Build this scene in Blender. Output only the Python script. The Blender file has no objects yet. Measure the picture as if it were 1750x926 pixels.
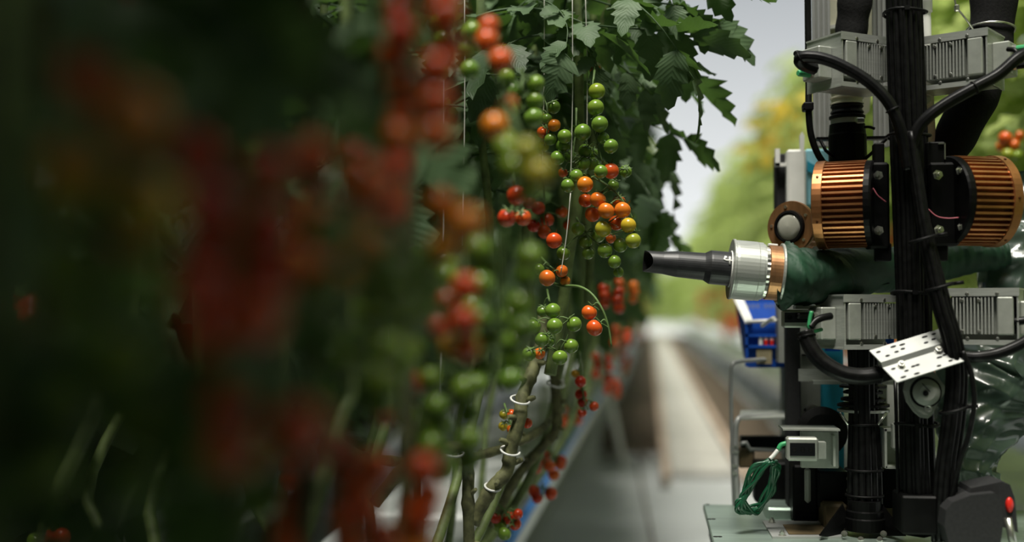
import bpy, math, random
import numpy as np
from mathutils import Vector, Matrix

scene = bpy.context.scene
C = scene.collection
R = math.radians

# ------------------------------------------------------------------ camera
FPX = 2000.0                      # focal length in pixels of the 1750 x 926 frame
YAW, PITCH = R(6.78), R(1.92)
CAMZ = 0.95
cam_data = bpy.data.cameras.new('camera')
cam = bpy.data.objects.new('camera', cam_data)
C.objects.link(cam)
cam.location = (0, 0, CAMZ)
cam.rotation_euler = (R(90) + PITCH, 0, YAW)
cam_data.sensor_fit = 'HORIZONTAL'
cam_data.sensor_width = 36.0
cam_data.lens = 36.0 * FPX / 1750.0
cam_data.clip_start = 0.02
cam_data.clip_end = 300
cam_data.dof.use_dof = True
cam_data.dof.focus_distance = 1.99
cam_data.dof.aperture_fstop = 1.15
scene.camera = cam

# ------------------------------------------------------------------ world, sun, exposure
world = bpy.data.worlds.new('overcast_sky')
scene.world = world
world.use_nodes = True
wn, wl = world.node_tree.nodes, world.node_tree.links
wn.clear()
w_tc = wn.new('ShaderNodeTexCoord')
w_sep = wn.new('ShaderNodeSeparateXYZ')
w_ramp = wn.new('ShaderNodeValToRGB')
w_bg = wn.new('ShaderNodeBackground')
w_out = wn.new('ShaderNodeOutputWorld')
wl.new(w_tc.outputs['Generated'], w_sep.inputs[0])
wl.new(w_sep.outputs['Z'], w_ramp.inputs[0])
wl.new(w_ramp.outputs[0], w_bg.inputs[0])
wl.new(w_bg.outputs[0], w_out.inputs[0])
w_ramp.color_ramp.elements[0].position = 0.02
w_ramp.color_ramp.elements[0].color = (0.95, 0.98, 0.98, 1)
w_ramp.color_ramp.elements[1].position = 0.30
w_ramp.color_ramp.elements[1].color = (0.36, 0.385, 0.41, 1)
w_bg.inputs[1].default_value = 1.05

sun_data = bpy.data.lights.new('hazy_sun', 'SUN')
sun_data.energy = 5.6
sun_data.angle = R(20)
sun_data.color = (1.0, 0.96, 0.86)
sun = bpy.data.objects.new('hazy_sun', sun_data)
C.objects.link(sun)
sun.rotation_euler = Vector((0.05, 0.32, -0.94)).to_track_quat('-Z', 'Y').to_euler()

vs = scene.view_settings
scene.display_settings.display_device = 'sRGB'
vs.view_transform = 'Standard'
vs.look = 'None'
vs.exposure = 0.0
vs.gamma = 1.0
vs.use_curve_mapping = False

# ------------------------------------------------------------------ pixel <-> place
_f = Vector((-math.sin(YAW) * math.cos(PITCH), math.cos(YAW) * math.cos(PITCH), math.sin(PITCH)))
_r = Vector((math.cos(YAW), math.sin(YAW), 0))
_u = _r.cross(_f)
CAM = Vector((0, 0, CAMZ))
def at(px, py, Y):
    """the place at aisle distance Y that the frame shows at (px, py)"""
    d = _f + _r * ((px - 875) / FPX) - _u * ((py - 463) / FPX)
    return CAM + d * (Y / d.y)
def proj(p):
    q = Vector(p) - CAM
    z = q.dot(_f)
    if z < 1e-4: return (-9e9, -9e9)
    return (875 + FPX * q.dot(_r) / z, 463 - FPX * q.dot(_u) / z)
def mm(px, Y):
    """size in metres of px pixels at distance Y"""
    return px * Y / FPX

# ------------------------------------------------------------------ mesh builder
class MB:
    def __init__(s):
        s.v, s.f, s.m, s.s = [], [], [], []
    def add(s, verts, faces, mat=0, smooth=False):
        o = len(s.v)
        s.v.extend([tuple(x) for x in verts])
        for f in faces:
            s.f.append(tuple(i + o for i in f)); s.m.append(mat); s.s.append(smooth)
        return s
    def box(s, c, size, rot=None, mat=0, bevel=0.0):
        c = Vector(c); hx, hy, hz = size[0] / 2, size[1] / 2, size[2] / 2
        if bevel > 0:
            b = min(bevel, hx * .9, hy * .9, hz * .9)
            pts = []; ids = {}
            for sx in (-1, 1):
                for sy in (-1, 1):
                    for sz in (-1, 1):
                        for a in range(3):
                            p = [sx * (hx - b), sy * (hy - b), sz * (hz - b)]
                            h = (hx, hy, hz)[a]
                            p[a] = (sx, sy, sz)[a] * h
                            ids[(sx, sy, sz, a)] = len(pts); pts.append(Vector(p))
            faces = []
            for a in range(3):
                b1, b2 = (a + 1) % 3, (a + 2) % 3
                for sg in (-1, 1):
                    q = []
                    for (s1, s2) in ((-1, -1), (1, -1), (1, 1), (-1, 1)):
                        k = [0, 0, 0]; k[a] = sg; k[b1] = s1; k[b2] = s2
                        q.append(ids[(k[0], k[1], k[2], a)])
                    faces.append(q if sg > 0 else q[::-1])
            for a in range(3):      # edges along axis a
                b1, b2 = (a + 1) % 3, (a + 2) % 3
                for s1 in (-1, 1):
                    for s2 in (-1, 1):
                        def kk(sa, ax):
                            k = [0, 0, 0]; k[a] = sa; k[b1] = s1; k[b2] = s2
                            return ids[(k[0], k[1], k[2], ax)]
                        q = [kk(-1, b1), kk(1, b1), kk(1, b2), kk(-1, b2)]
                        faces.append(q if s1 * s2 < 0 else q[::-1])
            for sx in (-1, 1):
                for sy in (-1, 1):
                    for sz in (-1, 1):
                        q = [ids[(sx, sy, sz, 0)], ids[(sx, sy, sz, 1)], ids[(sx, sy, sz, 2)]]
                        faces.append(q if sx * sy * sz > 0 else q[::-1])
        else:
            pts = [Vector((x, y, z)) for x in (-hx, hx) for y in (-hy, hy) for z in (-hz, hz)]
            faces = [(0, 1, 3, 2), (4, 6, 7, 5), (0, 4, 5, 1), (2, 3, 7, 6), (0, 2, 6, 4), (1, 5, 7, 3)]
        if rot is not None: pts = [rot @ p for p in pts]
        return s.add([p + c for p in pts], faces, mat)
    def pbox(s, x0, y0, x1, y1, Y0, Y1, mat=0, bevel=0.0, lean=0.0):
        """upright box whose front face at Y0 spans a pixel rectangle"""
        ym = (y0 + y1) / 2; xm = (x0 + x1) / 2
        a, b = at(x0, ym, Y0).x, at(x1, ym, Y0).x
        t, l = at(xm, y0, Y0).z, at(xm, y1, Y0).z
        rot = Matrix.Rotation(lean, 3, 'Y') if lean else None
        return s.box(((a + b) / 2, (Y0 + Y1) / 2, (t + l) / 2), (abs(b - a), abs(Y1 - Y0), abs(t - l)), rot, mat, bevel)
    def tube(s, pts, r, seg=10, mat=0, caps=True, rib=0, ribk=0.0, squash=None):
        P = [Vector(p) for p in pts]; n = len(P)
        rr = [r] * n if not hasattr(r, '__len__') else list(r)
        t0 = (P[1] - P[0]).normalized()
        ref = Vector((0, 0, 1)) if abs(t0.z) < .9 else Vector((1, 0, 0))
        nrm = (ref - t0 * ref.dot(t0)).normalized()
        V = []
        for i in range(n):
            t = (P[min(i + 1, n - 1)] - P[max(i - 1, 0)])
            if t.length < 1e-9: t = t0
            t = t.normalized()
            nrm = (nrm - t * nrm.dot(t))
            if nrm.length < 1e-6: nrm = t.orthogonal()
            nrm.normalize(); bi = t.cross(nrm)
            for k in range(seg):
                a = 2 * math.pi * k / seg
                q = rr[i] * (1 + (ribk * math.cos(a * rib) if rib else 0))
                V.append(P[i] + nrm * (math.cos(a) * q) + bi * (math.sin(a) * q))
        F = []
        for i in range(n - 1):
            for k in range(seg):
                k2 = (k + 1) % seg
                F.append((i * seg + k, i * seg + k2, (i + 1) * seg + k2, (i + 1) * seg + k))
        s.add(V, F, mat, True)
        if caps:
            o = len(s.v) - len(V)
            s.f.append(tuple(o + k for k in range(seg))[::-1]); s.m.append(mat); s.s.append(False)
            s.f.append(tuple(o + (n - 1) * seg + k for k in range(seg))); s.m.append(mat); s.s.append(False)
        return s
    def lathe(s, o, axis, prof, seg=28, mat=0, smooth=False, rib=0, ribk=0.0):
        """prof: list of (distance along axis, radius); flat shaded bands unless smooth"""
        o = Vector(o); ax = Vector(axis).normalized()
        u = ax.orthogonal().normalized(); w = ax.cross(u)
        V, F = [], []
        n = len(prof)
        for (d, r) in prof:
            for k in range(seg):
                a = 2 * math.pi * k / seg
                q = r * (1 + (ribk if (rib and k % 2) else 0))
                V.append(o + ax * d + u * (math.cos(a) * q) + w * (math.sin(a) * q))
        for i in range(n - 1):
            for k in range(seg):
                k2 = (k + 1) % seg
                F.append((i * seg + k, i * seg + k2, (i + 1) * seg + k2, (i + 1) * seg + k))
        s.add(V, F, mat, smooth)
        b = len(s.v) - len(V)
        for (ii, rev) in ((0, True), (n - 1, False)):
            if prof[ii][1] > 1e-6:
                q = [b + ii * seg + k for k in range(seg)]
                s.f.append(tuple(q[::-1] if rev else q)); s.m.append(mat); s.s.append(False)
        return s
    def cyl(s, a, b, r, seg=16, mat=0):
        a, b = Vector(a), Vector(b)
        return s.lathe(a, b - a, [(0, r), ((b - a).length, r)], seg, mat, False)
    def slab(s, outline, n, th, mat=0):
        """flat polygon (list of points) given thickness th along n"""
        P = [Vector(p) for p in outline]; n = Vector(n).normalized() * th; k = len(P)
        V = P + [p + n for p in P]
        F = [tuple(range(k))[::-1], tuple(range(k, 2 * k))] + [(i, (i + 1) % k, (i + 1) % k + k, i + k) for i in range(k)]
        return s.add(V, F, mat)
    def data(s, name, mats):
        me = bpy.data.meshes.new(name)
        me.from_pydata(s.v, [], s.f)
        for m in (mats if isinstance(mats, (list, tuple)) else [mats]): me.materials.append(m)
        me.polygons.foreach_set('material_index', s.m)
        me.polygons.foreach_set('use_smooth', s.s)
        me.update()
        return me
    def build(s, name, mats, parent=None, origin=None):
        if parent is not None:
            o0 = world_loc(parent)
        elif origin is not None:
            o0 = Vector(origin)
        else:
            a = np.array(s.v); o0 = Vector(((a[:, 0].min() + a[:, 0].max()) / 2, (a[:, 1].min() + a[:, 1].max()) / 2, a[:, 2].min()))
        s.v = [(x - o0.x, y - o0.y, z - o0.z) for (x, y, z) in s.v]
        ob = bpy.data.objects.new(name, s.data(name, mats))
        C.objects.link(ob)
        if parent is not None: ob.parent = parent
        else: ob.location = o0
        return ob

def world_loc(o):
    v = Vector(o.location)
    while o.parent: o = o.parent; v += Vector(o.location)
    return v
def tag(o, label=None, cat=None, group=None, kind=None):
    if label: o['label'] = label
    if cat: o['category'] = cat
    if group: o['group'] = group
    if kind: o['kind'] = kind
    return o
def thing(name, label, cat, loc, group=None):
    o = bpy.data.objects.new(name, None); o.empty_display_size = .05
    C.objects.link(o); o.location = loc
    return tag(o, label, cat, group)
def put(name, me, parent=None, loc=(0, 0, 0), rot=None, scale=1.0, color=None):
    """link an object that shares the mesh me; loc is local to parent"""
    o = bpy.data.objects.new(name, me); C.objects.link(o)
    if parent is not None: o.parent = parent
    o.location = loc
    if rot is not None:
        o.rotation_mode = 'QUATERNION'; o.rotation_quaternion = rot
    o.scale = (scale,) * 3 if not hasattr(scale, '__len__') else scale
    if color is not None: o.color = (*color, 1)
    return o
def smooth_path(pts, k=6):
    P = [Vector(p) for p in pts]; out = []
    Q = [P[0] * 2 - P[1]] + P + [P[-1] * 2 - P[-2]]
    for i in range(1, len(Q) - 2):
        for j in range(k):
            t = j / k; a, b, c, d = Q[i - 1], Q[i], Q[i + 1], Q[i + 2]
            out.append(.5 * ((2 * b) + (c - a) * t + (2 * a - 5 * b + 4 * c - d) * t * t + (3 * b - a - 3 * c + d) * t ** 3))
    out.append(P[-1])
    return out
def ppath(pts, k=6):
    return smooth_path([at(*p) for p in pts], k)

# ------------------------------------------------------------------ materials
def new_mat(name):
    m = bpy.data.materials.new(name); m.use_nodes = True
    nt = m.node_tree
    return m, nt, nt.nodes['Principled BSDF'], nt.nodes['Material Output']
def noise_ramp(nt, scale, c0, c1, detail=4, lo=.35, hi=.65, coord='Object', stretch=None):
    tc = nt.nodes.new('ShaderNodeTexCoord'); nz = nt.nodes.new('ShaderNodeTexNoise'); rp = nt.nodes.new('ShaderNodeValToRGB')
    nz.inputs['Scale'].default_value = scale; nz.inputs['Detail'].default_value = detail
    src = tc.outputs[coord]
    if stretch:
        mp = nt.nodes.new('ShaderNodeMapping'); mp.inputs['Scale'].default_value = stretch
        nt.links.new(src, mp.inputs[0]); src = mp.outputs[0]
    nt.links.new(src, nz.inputs['Vector'])
    nt.links.new(nz.outputs['Fac'], rp.inputs[0])
    rp.color_ramp.elements[0].position = lo; rp.color_ramp.elements[1].position = hi
    rp.color_ramp.elements[0].color = (*c0, 1); rp.color_ramp.elements[1].color = (*c1, 1)
    return nz, rp
def mat(name, col, rough=.5, metal=0.0, var=.15, scale=30, bump=0.0, bscale=None, stretch=None, coat=0.0, alpha=None, trans=0.0, spec=.5):
    m, nt, b, out = new_mat(name)
    c0 = tuple(x * (1 - var) for x in col); c1 = tuple(min(1, x * (1 + var)) for x in col)
    nz, rp = noise_ramp(nt, scale, c0, c1, stretch=stretch)
    nt.links.new(rp.outputs[0], b.inputs['Base Color'])
    b.inputs['Roughness'].default_value = rough; b.inputs['Metallic'].default_value = metal
    b.inputs['Coat Weight'].default_value = coat
    b.inputs['Specular IOR Level'].default_value = spec
    if trans: b.inputs['Transmission Weight'].default_value = trans
    if bump:
        bp = nt.nodes.new('ShaderNodeBump'); bp.inputs['Strength'].default_value = bump; bp.inputs['Distance'].default_value = .002
        if bscale:
            n2, _ = noise_ramp(nt, bscale, (0, 0, 0), (1, 1, 1), stretch=stretch)
        else: n2 = nz
        nt.links.new(n2.outputs['Fac'], bp.inputs['Height']); nt.links.new(bp.outputs[0], b.inputs['Normal'])
    return m

def leaf_mat(name, c0, c1, tr, trcol, veins=True):
    m, nt, b, out = new_mat(name)
    nz, rp = noise_ramp(nt, 9, c0, c1, detail=3)
    oi = nt.nodes.new('ShaderNodeObjectInfo')
    hs = nt.nodes.new('ShaderNodeHueSaturation')
    mr = nt.nodes.new('ShaderNodeMapRange'); mr.inputs[3].default_value = .65; mr.inputs[4].default_value = 1.35
    nt.links.new(oi.outputs['Random'], mr.inputs[0]); nt.links.new(mr.outputs[0], hs.inputs['Value'])
    nt.links.new(rp.outputs[0], hs.inputs['Color'])
    nt.links.new(hs.outputs[0], b.inputs['Base Color'])
    b.inputs['Roughness'].default_value = .55
    b.inputs['Specular IOR Level'].default_value = .35
    if veins:
        uv = nt.nodes.new('ShaderNodeUVMap'); uv.uv_map = 'leaf'
        sep = nt.nodes.new('ShaderNodeSeparateXYZ'); nt.links.new(uv.outputs[0], sep.inputs[0])
        ab = nt.nodes.new('ShaderNodeMath'); ab.operation = 'ABSOLUTE'; nt.links.new(sep.outputs[0], ab.inputs[0])
        ma = nt.nodes.new('ShaderNodeMath'); ma.operation = 'MULTIPLY_ADD'; ma.inputs[1].default_value = -.28
        nt.links.new(ab.outputs[0], ma.inputs[0]); nt.links.new(sep.outputs[1], ma.inputs[2])
        mu = nt.nodes.new('ShaderNodeMath'); mu.operation = 'MULTIPLY'; mu.inputs[1].default_value = 34
        nt.links.new(ma.outputs[0], mu.inputs[0])
        si = nt.nodes.new('ShaderNodeMath'); si.operation = 'SINE'; nt.links.new(mu.outputs[0], si.inputs[0])
        sb = nt.nodes.new('ShaderNodeMath'); sb.operation = 'ABSOLUTE'; nt.links.new(si.outputs[0], sb.inputs[0])
        bp = nt.nodes.new('ShaderNodeBump'); bp.inputs['Strength'].default_value = .16; bp.inputs['Distance'].default_value = .003
        nt.links.new(sb.outputs[0], bp.inputs['Height']); nt.links.new(bp.outputs[0], b.inputs['Normal'])
    ts = nt.nodes.new('ShaderNodeBsdfTranslucent'); ts.inputs[0].default_value = (*trcol, 1)
    mx = nt.nodes.new('ShaderNodeMixShader'); mx.inputs[0].default_value = tr
    nt.links.new(b.outputs[0], mx.inputs[1]); nt.links.new(ts.outputs[0], mx.inputs[2]); nt.links.new(mx.outputs[0], out.inputs[0])
    return m

def soft_folds(m, scale, strength, dist):
    nt = m.node_tree; b = nt.nodes['Principled BSDF']
    nz, _ = noise_ramp(nt, scale, (0, 0, 0), (1, 1, 1), detail=2); nz.inputs['Distortion'].default_value = 1.5
    bp = nt.nodes.new('ShaderNodeBump'); bp.inputs['Strength'].default_value = strength; bp.inputs['Distance'].default_value = dist
    nt.links.new(nz.outputs['Fac'], bp.inputs['Height']); nt.links.new(bp.outputs[0], b.inputs['Normal'])
M = {}
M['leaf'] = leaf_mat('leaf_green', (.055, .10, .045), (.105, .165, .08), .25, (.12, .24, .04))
M['leaf_far'] = leaf_mat('leaf_sunlit_green', (.24, .32, .10), (.42, .49, .17), .5, (.62, .74, .25), veins=False)  # leaf green paled to carry sunlight and haze on the bright rows
M['stem'] = mat('stem_green', (.13, .18, .055), .6, var=.35, scale=40, bump=.3)
M['old_stem'] = mat('old_stem', (.115, .12, .05), .75, var=.45, scale=60, bump=.8)
M['rachis'] = mat('truss_stalk_green', (.10, .17, .045), .6, var=.25, scale=80)
M['calyx'] = mat('calyx_green', (.09, .16, .04), .6, var=.3, scale=200)
def tomato_mat():
    m, nt, b, out = new_mat('tomato_skin')
    oi = nt.nodes.new('ShaderNodeObjectInfo')
    nz, rp = noise_ramp(nt, 45, (.80, .80, .80), (1.12, 1.12, 1.12), detail=2)
    mx = nt.nodes.new('ShaderNodeMix'); mx.data_type = 'RGBA'; mx.blend_type = 'MULTIPLY'; mx.inputs[0].default_value = 1
    nt.links.new(oi.outputs['Color'], mx.inputs[6]); nt.links.new(rp.outputs[0], mx.inputs[7])
    nt.links.new(mx.outputs[2], b.inputs['Base Color'])
    b.inputs['Roughness'].default_value = .22
    b.inputs['Subsurface Weight'].default_value = .25
    b.inputs['Subsurface Radius'].default_value = (.006, .003, .0015)
    b.inputs['Subsurface Scale'].default_value = 1.0
    return m
M['tomato'] = tomato_mat()
M['far_red'] = mat('far_tomato_red', (.60, .085, .02), .3, var=.3, scale=20)
M['string'] = mat('trellis_string', (.55, .55, .48), .7, var=.1)
M['clip'] = mat('clip_plastic', (.70, .71, .68), .35, var=.05)
M['film'] = mat('white_film', (.60, .63, .62), .42, var=.10, scale=6, bump=.5, bscale=14)
M['blue_pipe'] = mat('blue_pipe', (.06, .26, .75), .45, var=.1)
M['rail'] = mat('rusty_pipe_rail', (.42, .33, .25), .6, var=.25, scale=3)
M['alu'] = mat('brushed_aluminium', (.47, .49, .45), .36, .45, var=.08, scale=40, stretch=(1, 1, 12))
M['alu_d'] = mat('satin_aluminium', (.40, .42, .375), .45, .35, var=.08, scale=60)
M['alu_w'] = mat('pale_aluminium', (.36, .37, .355), .42, .3, var=.05, scale=30)
M['steel'] = mat('zinc_bolt', (.62, .62, .56), .28, .95, var=.1, scale=200)
M['black'] = mat('black_rubber', (.004, .004, .004), .5, var=.3, scale=60, spec=.18)
M['cable'] = mat('black_cable_jacket', (.006, .006, .006), .36, var=.4, scale=90, spec=.2)
M['black_m'] = mat('black_anodised', (.003, .003, .003), .42, .0, var=.3, scale=50, spec=.15)
M['fabric_b'] = mat('black_hose_fabric', (.004, .004, .004), .85, var=.4, scale=200, bump=.4, spec=.2)
M['copper'] = mat('copper_fins', (.56, .24, .095), .36, .85, var=.18, scale=26)
M['copper_d'] = mat('dark_copper', (.14, .05, .02), .45, .8, var=.2, scale=26)
M['bronze'] = mat('bronze_ring', (.46, .235, .11), .38, .8, var=.15, scale=20, stretch=(6, 1, 1))
M['nozzle'] = mat('nozzle_plastic', (.022, .023, .024), .42, var=.2, scale=70)
M['green_cloth'] = mat('green_sleeve_cloth', (.009, .045, .021), .62, var=.3, scale=14)
soft_folds(M['green_cloth'], 12, .55, .02)
M['white'] = mat('white_paint', (.78, .78, .74), .4, var=.05)
M['cream'] = mat('cream_plastic', (.62, .60, .46), .5, var=.06)
M['teal'] = mat('teal_panel', (.02, .27, .40), .4, var=.08)
M['cyan'] = mat('light_blue_panel', (.28, .58, .68), .4, var=.08)
M['blue'] = mat('blue_crate_plastic', (.006, .07, .40), .6, var=.12, spec=.25)
M['green_plug'] = mat('green_plug', (.05, .36, .14), .4, var=.1)
M['green_cable'] = mat('green_cable', (.006, .075, .032), .38, var=.2)
M['base'] = mat('base_plate_metal', (.34, .43, .37), .38, .6, var=.10, scale=10, stretch=(1, 6, 1))
M['grey'] = mat('grey_paint', (.25, .26, .235), .5, var=.08)
M['dgrey'] = mat('dark_grey_plastic', (.018, .018, .019), .75, var=.15, scale=200, spec=.3)
M['red'] = mat('red_plastic', (.62, .02, .012), .35, var=.1)
M['pink'] = mat('pink_wire', (.42, .10, .13), .5, var=.1)
M['lens'] = mat('dark_lens_glass', (.002, .002, .003), .35, var=.2)
M['brownb'] = mat('brown_block', (.10, .07, .03), .7, var=.2)
def film_wrap():
    m, nt, b, out = new_mat('clear_wrapping_film')
    nz, rp = noise_ramp(nt, 7, (.035, .06, .045), (.09, .13, .10), detail=3)
    nt.links.new(rp.outputs[0], b.inputs['Base Color'])
    b.inputs['Roughness'].default_value = .24
    b.inputs['Specular IOR Level'].default_value = .8
    b.inputs['Coat Weight'].default_value = .15; b.inputs['Coat Roughness'].default_value = .12
    wv = nt.nodes.new('ShaderNodeTexWave'); wv.wave_type = 'BANDS'; wv.bands_direction = 'Z'; wv.wave_profile = 'SIN'
    wv.inputs['Scale'].default_value = 7; wv.inputs['Distortion'].default_value = 5; wv.inputs['Detail'].default_value = 1.2; wv.inputs['Detail Scale'].default_value = 1.2
    tc = nt.nodes.new('ShaderNodeTexCoord'); mp = nt.nodes.new('ShaderNodeMapping')
    mp.inputs['Rotation'].default_value = (0, R(-32), 0); mp.inputs['Scale'].default_value = (.5, 1, 1)
    nt.links.new(tc.outputs['Object'], mp.inputs[0]); nt.links.new(mp.outputs[0], wv.inputs['Vector'])
    bp = nt.nodes.new('ShaderNodeBump'); bp.inputs['Strength'].default_value = .5; bp.inputs['Distance'].default_value = .02
    nt.links.new(wv.outputs['Fac'], bp.inputs['Height']); nt.links.new(bp.outputs[0], b.inputs['Normal']); nt.links.new(bp.outputs[0], b.inputs['Coat Normal'])
    ts = nt.nodes.new('ShaderNodeBsdfTranslucent'); ts.inputs[0].default_value = (.35, .48, .38, 1)
    mx = nt.nodes.new('ShaderNodeMixShader'); mx.inputs[0].default_value = .2
    nt.links.new(b.outputs[0], mx.inputs[1]); nt.links.new(ts.outputs[0], mx.inputs[2]); nt.links.new(mx.outputs[0], out.inputs[0])
    return m
M['wrap'] = film_wrap()
M['tan'] = mat('tan_card', (.28, .24, .14), .7, var=.15)
def clear_mat():
    m, nt, b, out = new_mat('clear_glass')
    nz, rp = noise_ramp(nt, 12, (.50, .50, .42), (.62, .62, .54))
    nt.links.new(rp.outputs[0], b.inputs['Base Color'])
    b.inputs['Roughness'].default_value = .12; b.inputs['Transmission Weight'].default_value = .35; b.inputs['IOR'].default_value = 1.4
    return m
M['glass'] = clear_mat()

# ================================================================== the setting
rng = random.Random(7)
def flat(name, x0, x1, y0, y1, z, m, th=.02, nx=1, ny=1, jit=0):
    mb = MB()
    V, F = [], []
    for j in range(ny + 1):
        for i in range(nx + 1):
            dx = rng.uniform(-jit, jit) if (i in (0, nx) and jit) else 0
            V.append((x0 + (x1 - x0) * i / nx + dx, y0 + (y1 - y0) * j / ny + (rng.uniform(-jit, jit) if (jit and j in (0, ny)) else 0), z))
    for j in range(ny):
        for i in range(nx):
            a = j * (nx + 1) + i
            F.append((a, a + 1, a + nx + 2, a + nx + 1))
    mb.add(V, F)
    mb.add([(x0, y0, z - th), (x1, y0, z - th), (x1, y1, z - th), (x0, y1, z - th)], [(3, 2, 1, 0)])
    return tag(mb.build(name, m, origin=(0, 0, 0)), kind='structure')
M['concrete'] = mat('pale_floor', (.40, .42, .42), .55, var=.12, scale=1.7, bump=.15, bscale=50)
M['pathm'] = mat('pale_path', (.42, .41, .375), .6, var=.16, scale=3.5)
M['soil'] = mat('brown_soil', (.065, .046, .028), .9, var=.35, scale=5, bump=.6, bscale=30)
M['endwall'] = mat('white_end_wall', (.82, .84, .82), .6, var=.03)

flat('floor', -9, 9, -4, 52, 0.0, M['concrete'])
flat('floor_soil', 0.53, 0.98, 6.6, 46, .006, M['soil'], .005, 6, 60, .05)
flat('floor_soil.001', -0.36, 0.06, 7.9, 46, .006, M['soil'], .005, 6, 60, .05)
# joints of the pale floor and bits of dry leaf litter by the start of the path
for i, (x0, y0, x1, y1) in enumerate(((.035, 4.0, -.10, 7.6), (-.30, 7.75, .06, 7.75))):
    a, b = Vector((x0, y0, .002)), Vector((x1, y1, .002)); d = (b - a).normalized(); n = Vector((-d.y, d.x, 0)) * .007
    mb = MB(); mb.slab([a + n, b + n, b - n, a - n], (0, 0, 1), .001)
    tag(mb.build('trim_%d' % (i + 1), M['soil'], origin=(0, 0, 0)), kind='structure')
# concrete path between the pipe rails, laid slab by slab
path = bpy.data.objects.new('path', None); C.objects.link(path); tag(path, 'pale concrete path running down the aisle between rails', kind='structure')
y = 6.7; k = 0
mbp = MB(); mbp.box((0, 0, 0), (.36, .985, .05), bevel=.008); pm = mbp.data('path_slab', M['pathm'])
while y < 46:
    put('path_slab', pm, path, (.29 + rng.uniform(-.004, .004), y + .5, .024 + rng.uniform(-.004, .004)))
    y += 1.0
for (x, lab) in ((.075, 'tan pipe rail along the left side of the pale path'), (.505, 'tan pipe rail along the right side of the pale path')):
    mb = MB(); mb.tube([(x, 6.3, .055), (x, 20, .055), (x, 46, .055)], .026, 10)
    o = mb.build('pipe_rail', M['rail'], origin=(x, 6.3, 0)); tag(o, lab, 'pipe rail', 'pipe rails of the aisle')
# litter
mb = MB()
for k in range(420):
    x = rng.uniform(-.34, .04); yy = rng.uniform(7.2, 9.5) if k % 3 else rng.uniform(7.0, 16)
    a = rng.uniform(0, 6.28); s = rng.uniform(.012, .035); c = Vector((x, yy, .012))
    p = [c + Vector((math.cos(a + q) * s * w, math.sin(a + q) * s * w, rng.uniform(0, .01))) for q, w in ((0, 1.5), (1.5, .6), (3.1, 1.3), (4.6, .5))]
    mb.add(p, [(0, 1, 2, 3)])
tag(mb.build('leaf_litter', M['soil'], origin=(0, 8, 0)), 'dry brown leaf litter beside the start of the pale path', 'leaf litter', kind='stuff')

tag(MB().box((0, 48, 1.6), (14, .1, 3.2)).build('wall_far', M['endwall']), kind='structure')
# added overhead sheet, out of view, to keep the near left rows dark
M['shade_sheet'] = mat('shade_sheet_cloth', (.10, .10, .095), .9, var=.1, scale=3)
SCREEN = True
if SCREEN:
    mb = MB(); mb.box((-2.0, -2.36, 2.75), (6.2, 5.28, .01)); mb.box((2.55, -2.5, 2.75), (2.9, 5.0, .01))
    tag(mb.build('added_shade_sheet', M['shade_sheet']), kind='structure')
M['sidewall'] = mat('dull_side_wall', (.10, .12, .10), .8, var=.1, scale=2)
tag(MB().box((-5.2, 6, 1.6), (.06, 22, 3.2)).build('wall_left', M['sidewall']), kind='structure')
tag(MB().box((4.0, -2.0, 1.4), (.06, 6.2, 2.8)).build('added_wall_right', M['sidewall']), kind='structure')  # added out of view to cut low sky light from the right
tag(MB().box((-.5, -5.1, 1.6), (9, .06, 3.2)).build('added_wall_back', M['sidewall']), kind='structure')  # unseen wall added behind the camera to darken the left foreground

# growing gutters (steel trough, film-wrapped slabs on top, legs)
def gutter(x0, x1, z, y0, y1, label, slabs=True):
    T = thing('growing_gutter', label, 'gutter', ((x0 + x1) / 2, y0, 0), 'growing gutters')
    mb = MB(); xm = (x0 + x1) / 2
    prof = [(x0, z), (x0, z - .07), (x0 + .07, z - .10), (x1 - .07, z - .10), (x1, z - .07), (x1, z), (x1 - .012, z), (x1 - .012, z - .06), (x0 + .012, z - .06), (x0 + .012, z)]
    n = len(prof)
    V = [(x, yy, zz) for yy in (y0, y1) for (x, zz) in prof]
    F = [(i, (i + 1) % n, (i + 1) % n + n, i + n) for i in range(n)] + [tuple(range(n))[::-1], tuple(range(n, 2 * n))]
    mb.add(V, F); mb.build('trough', M['film'], T)
    yy = y0 + .4
    lm = MB(); lm.box((0, 0, (z - .1) / 2), (.035, .035, z - .1)); lme = lm.data('leg', M['grey'])
    while yy < min(y1, 22):
        put('leg', lme, T, Vector((xm, yy, 0)) - T.location)
        yy += 1.6
    if slabs:
        sm = MB(); sm.box((0, 0, .04), (x1 - x0 - .06, .98, .10), bevel=.025); sme = sm.data('slab', M['film'])
        yy = y0 + .5
        while yy < min(y1, 26):
            put('slab', sme, T, Vector((xm + rng.uniform(-.01, .01), yy, z - .055)) - T.location)
            yy += 1.02
    return T
gutter(-.78, -.34, .40, -3.2, 46, 'white growing gutter under the left row, with the blue pipe along its edge')
gutter(-1.75, -1.2, .40, .3, 14, 'white growing gutter under the second row, far left')
gutter(1.0, 1.5, .36, -3, 46, 'white growing gutter under the sunlit row right of the aisle')
gutter(2.35, 2.85, .36, 2.4, 20, 'white growing gutter seen low at the right edge of the picture')
bp = MB(); bp.tube([(-.325, .6, .425), (-.318, 3, .43), (-.322, 6, .425), (-.32, 12, .43), (-.32, 46, .43)], .012, 8)
tag(bp.build('irrigation_pipe', M['blue_pipe'], origin=(-.32, .6, .42)), 'blue irrigation pipe along the edge of the left white gutter', 'pipe')
for (x, y0, lab) in ((-.10, 6.2, 'pale slanting support strut right of the blue pipe'),):
    mb = MB(); mb.tube([(x - .07, 7.2, 0.0), (x - .20, 7.6, .55)], .02, 8)
    tag(mb.build('support_strut', M['white']), lab, 'strut')

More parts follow.
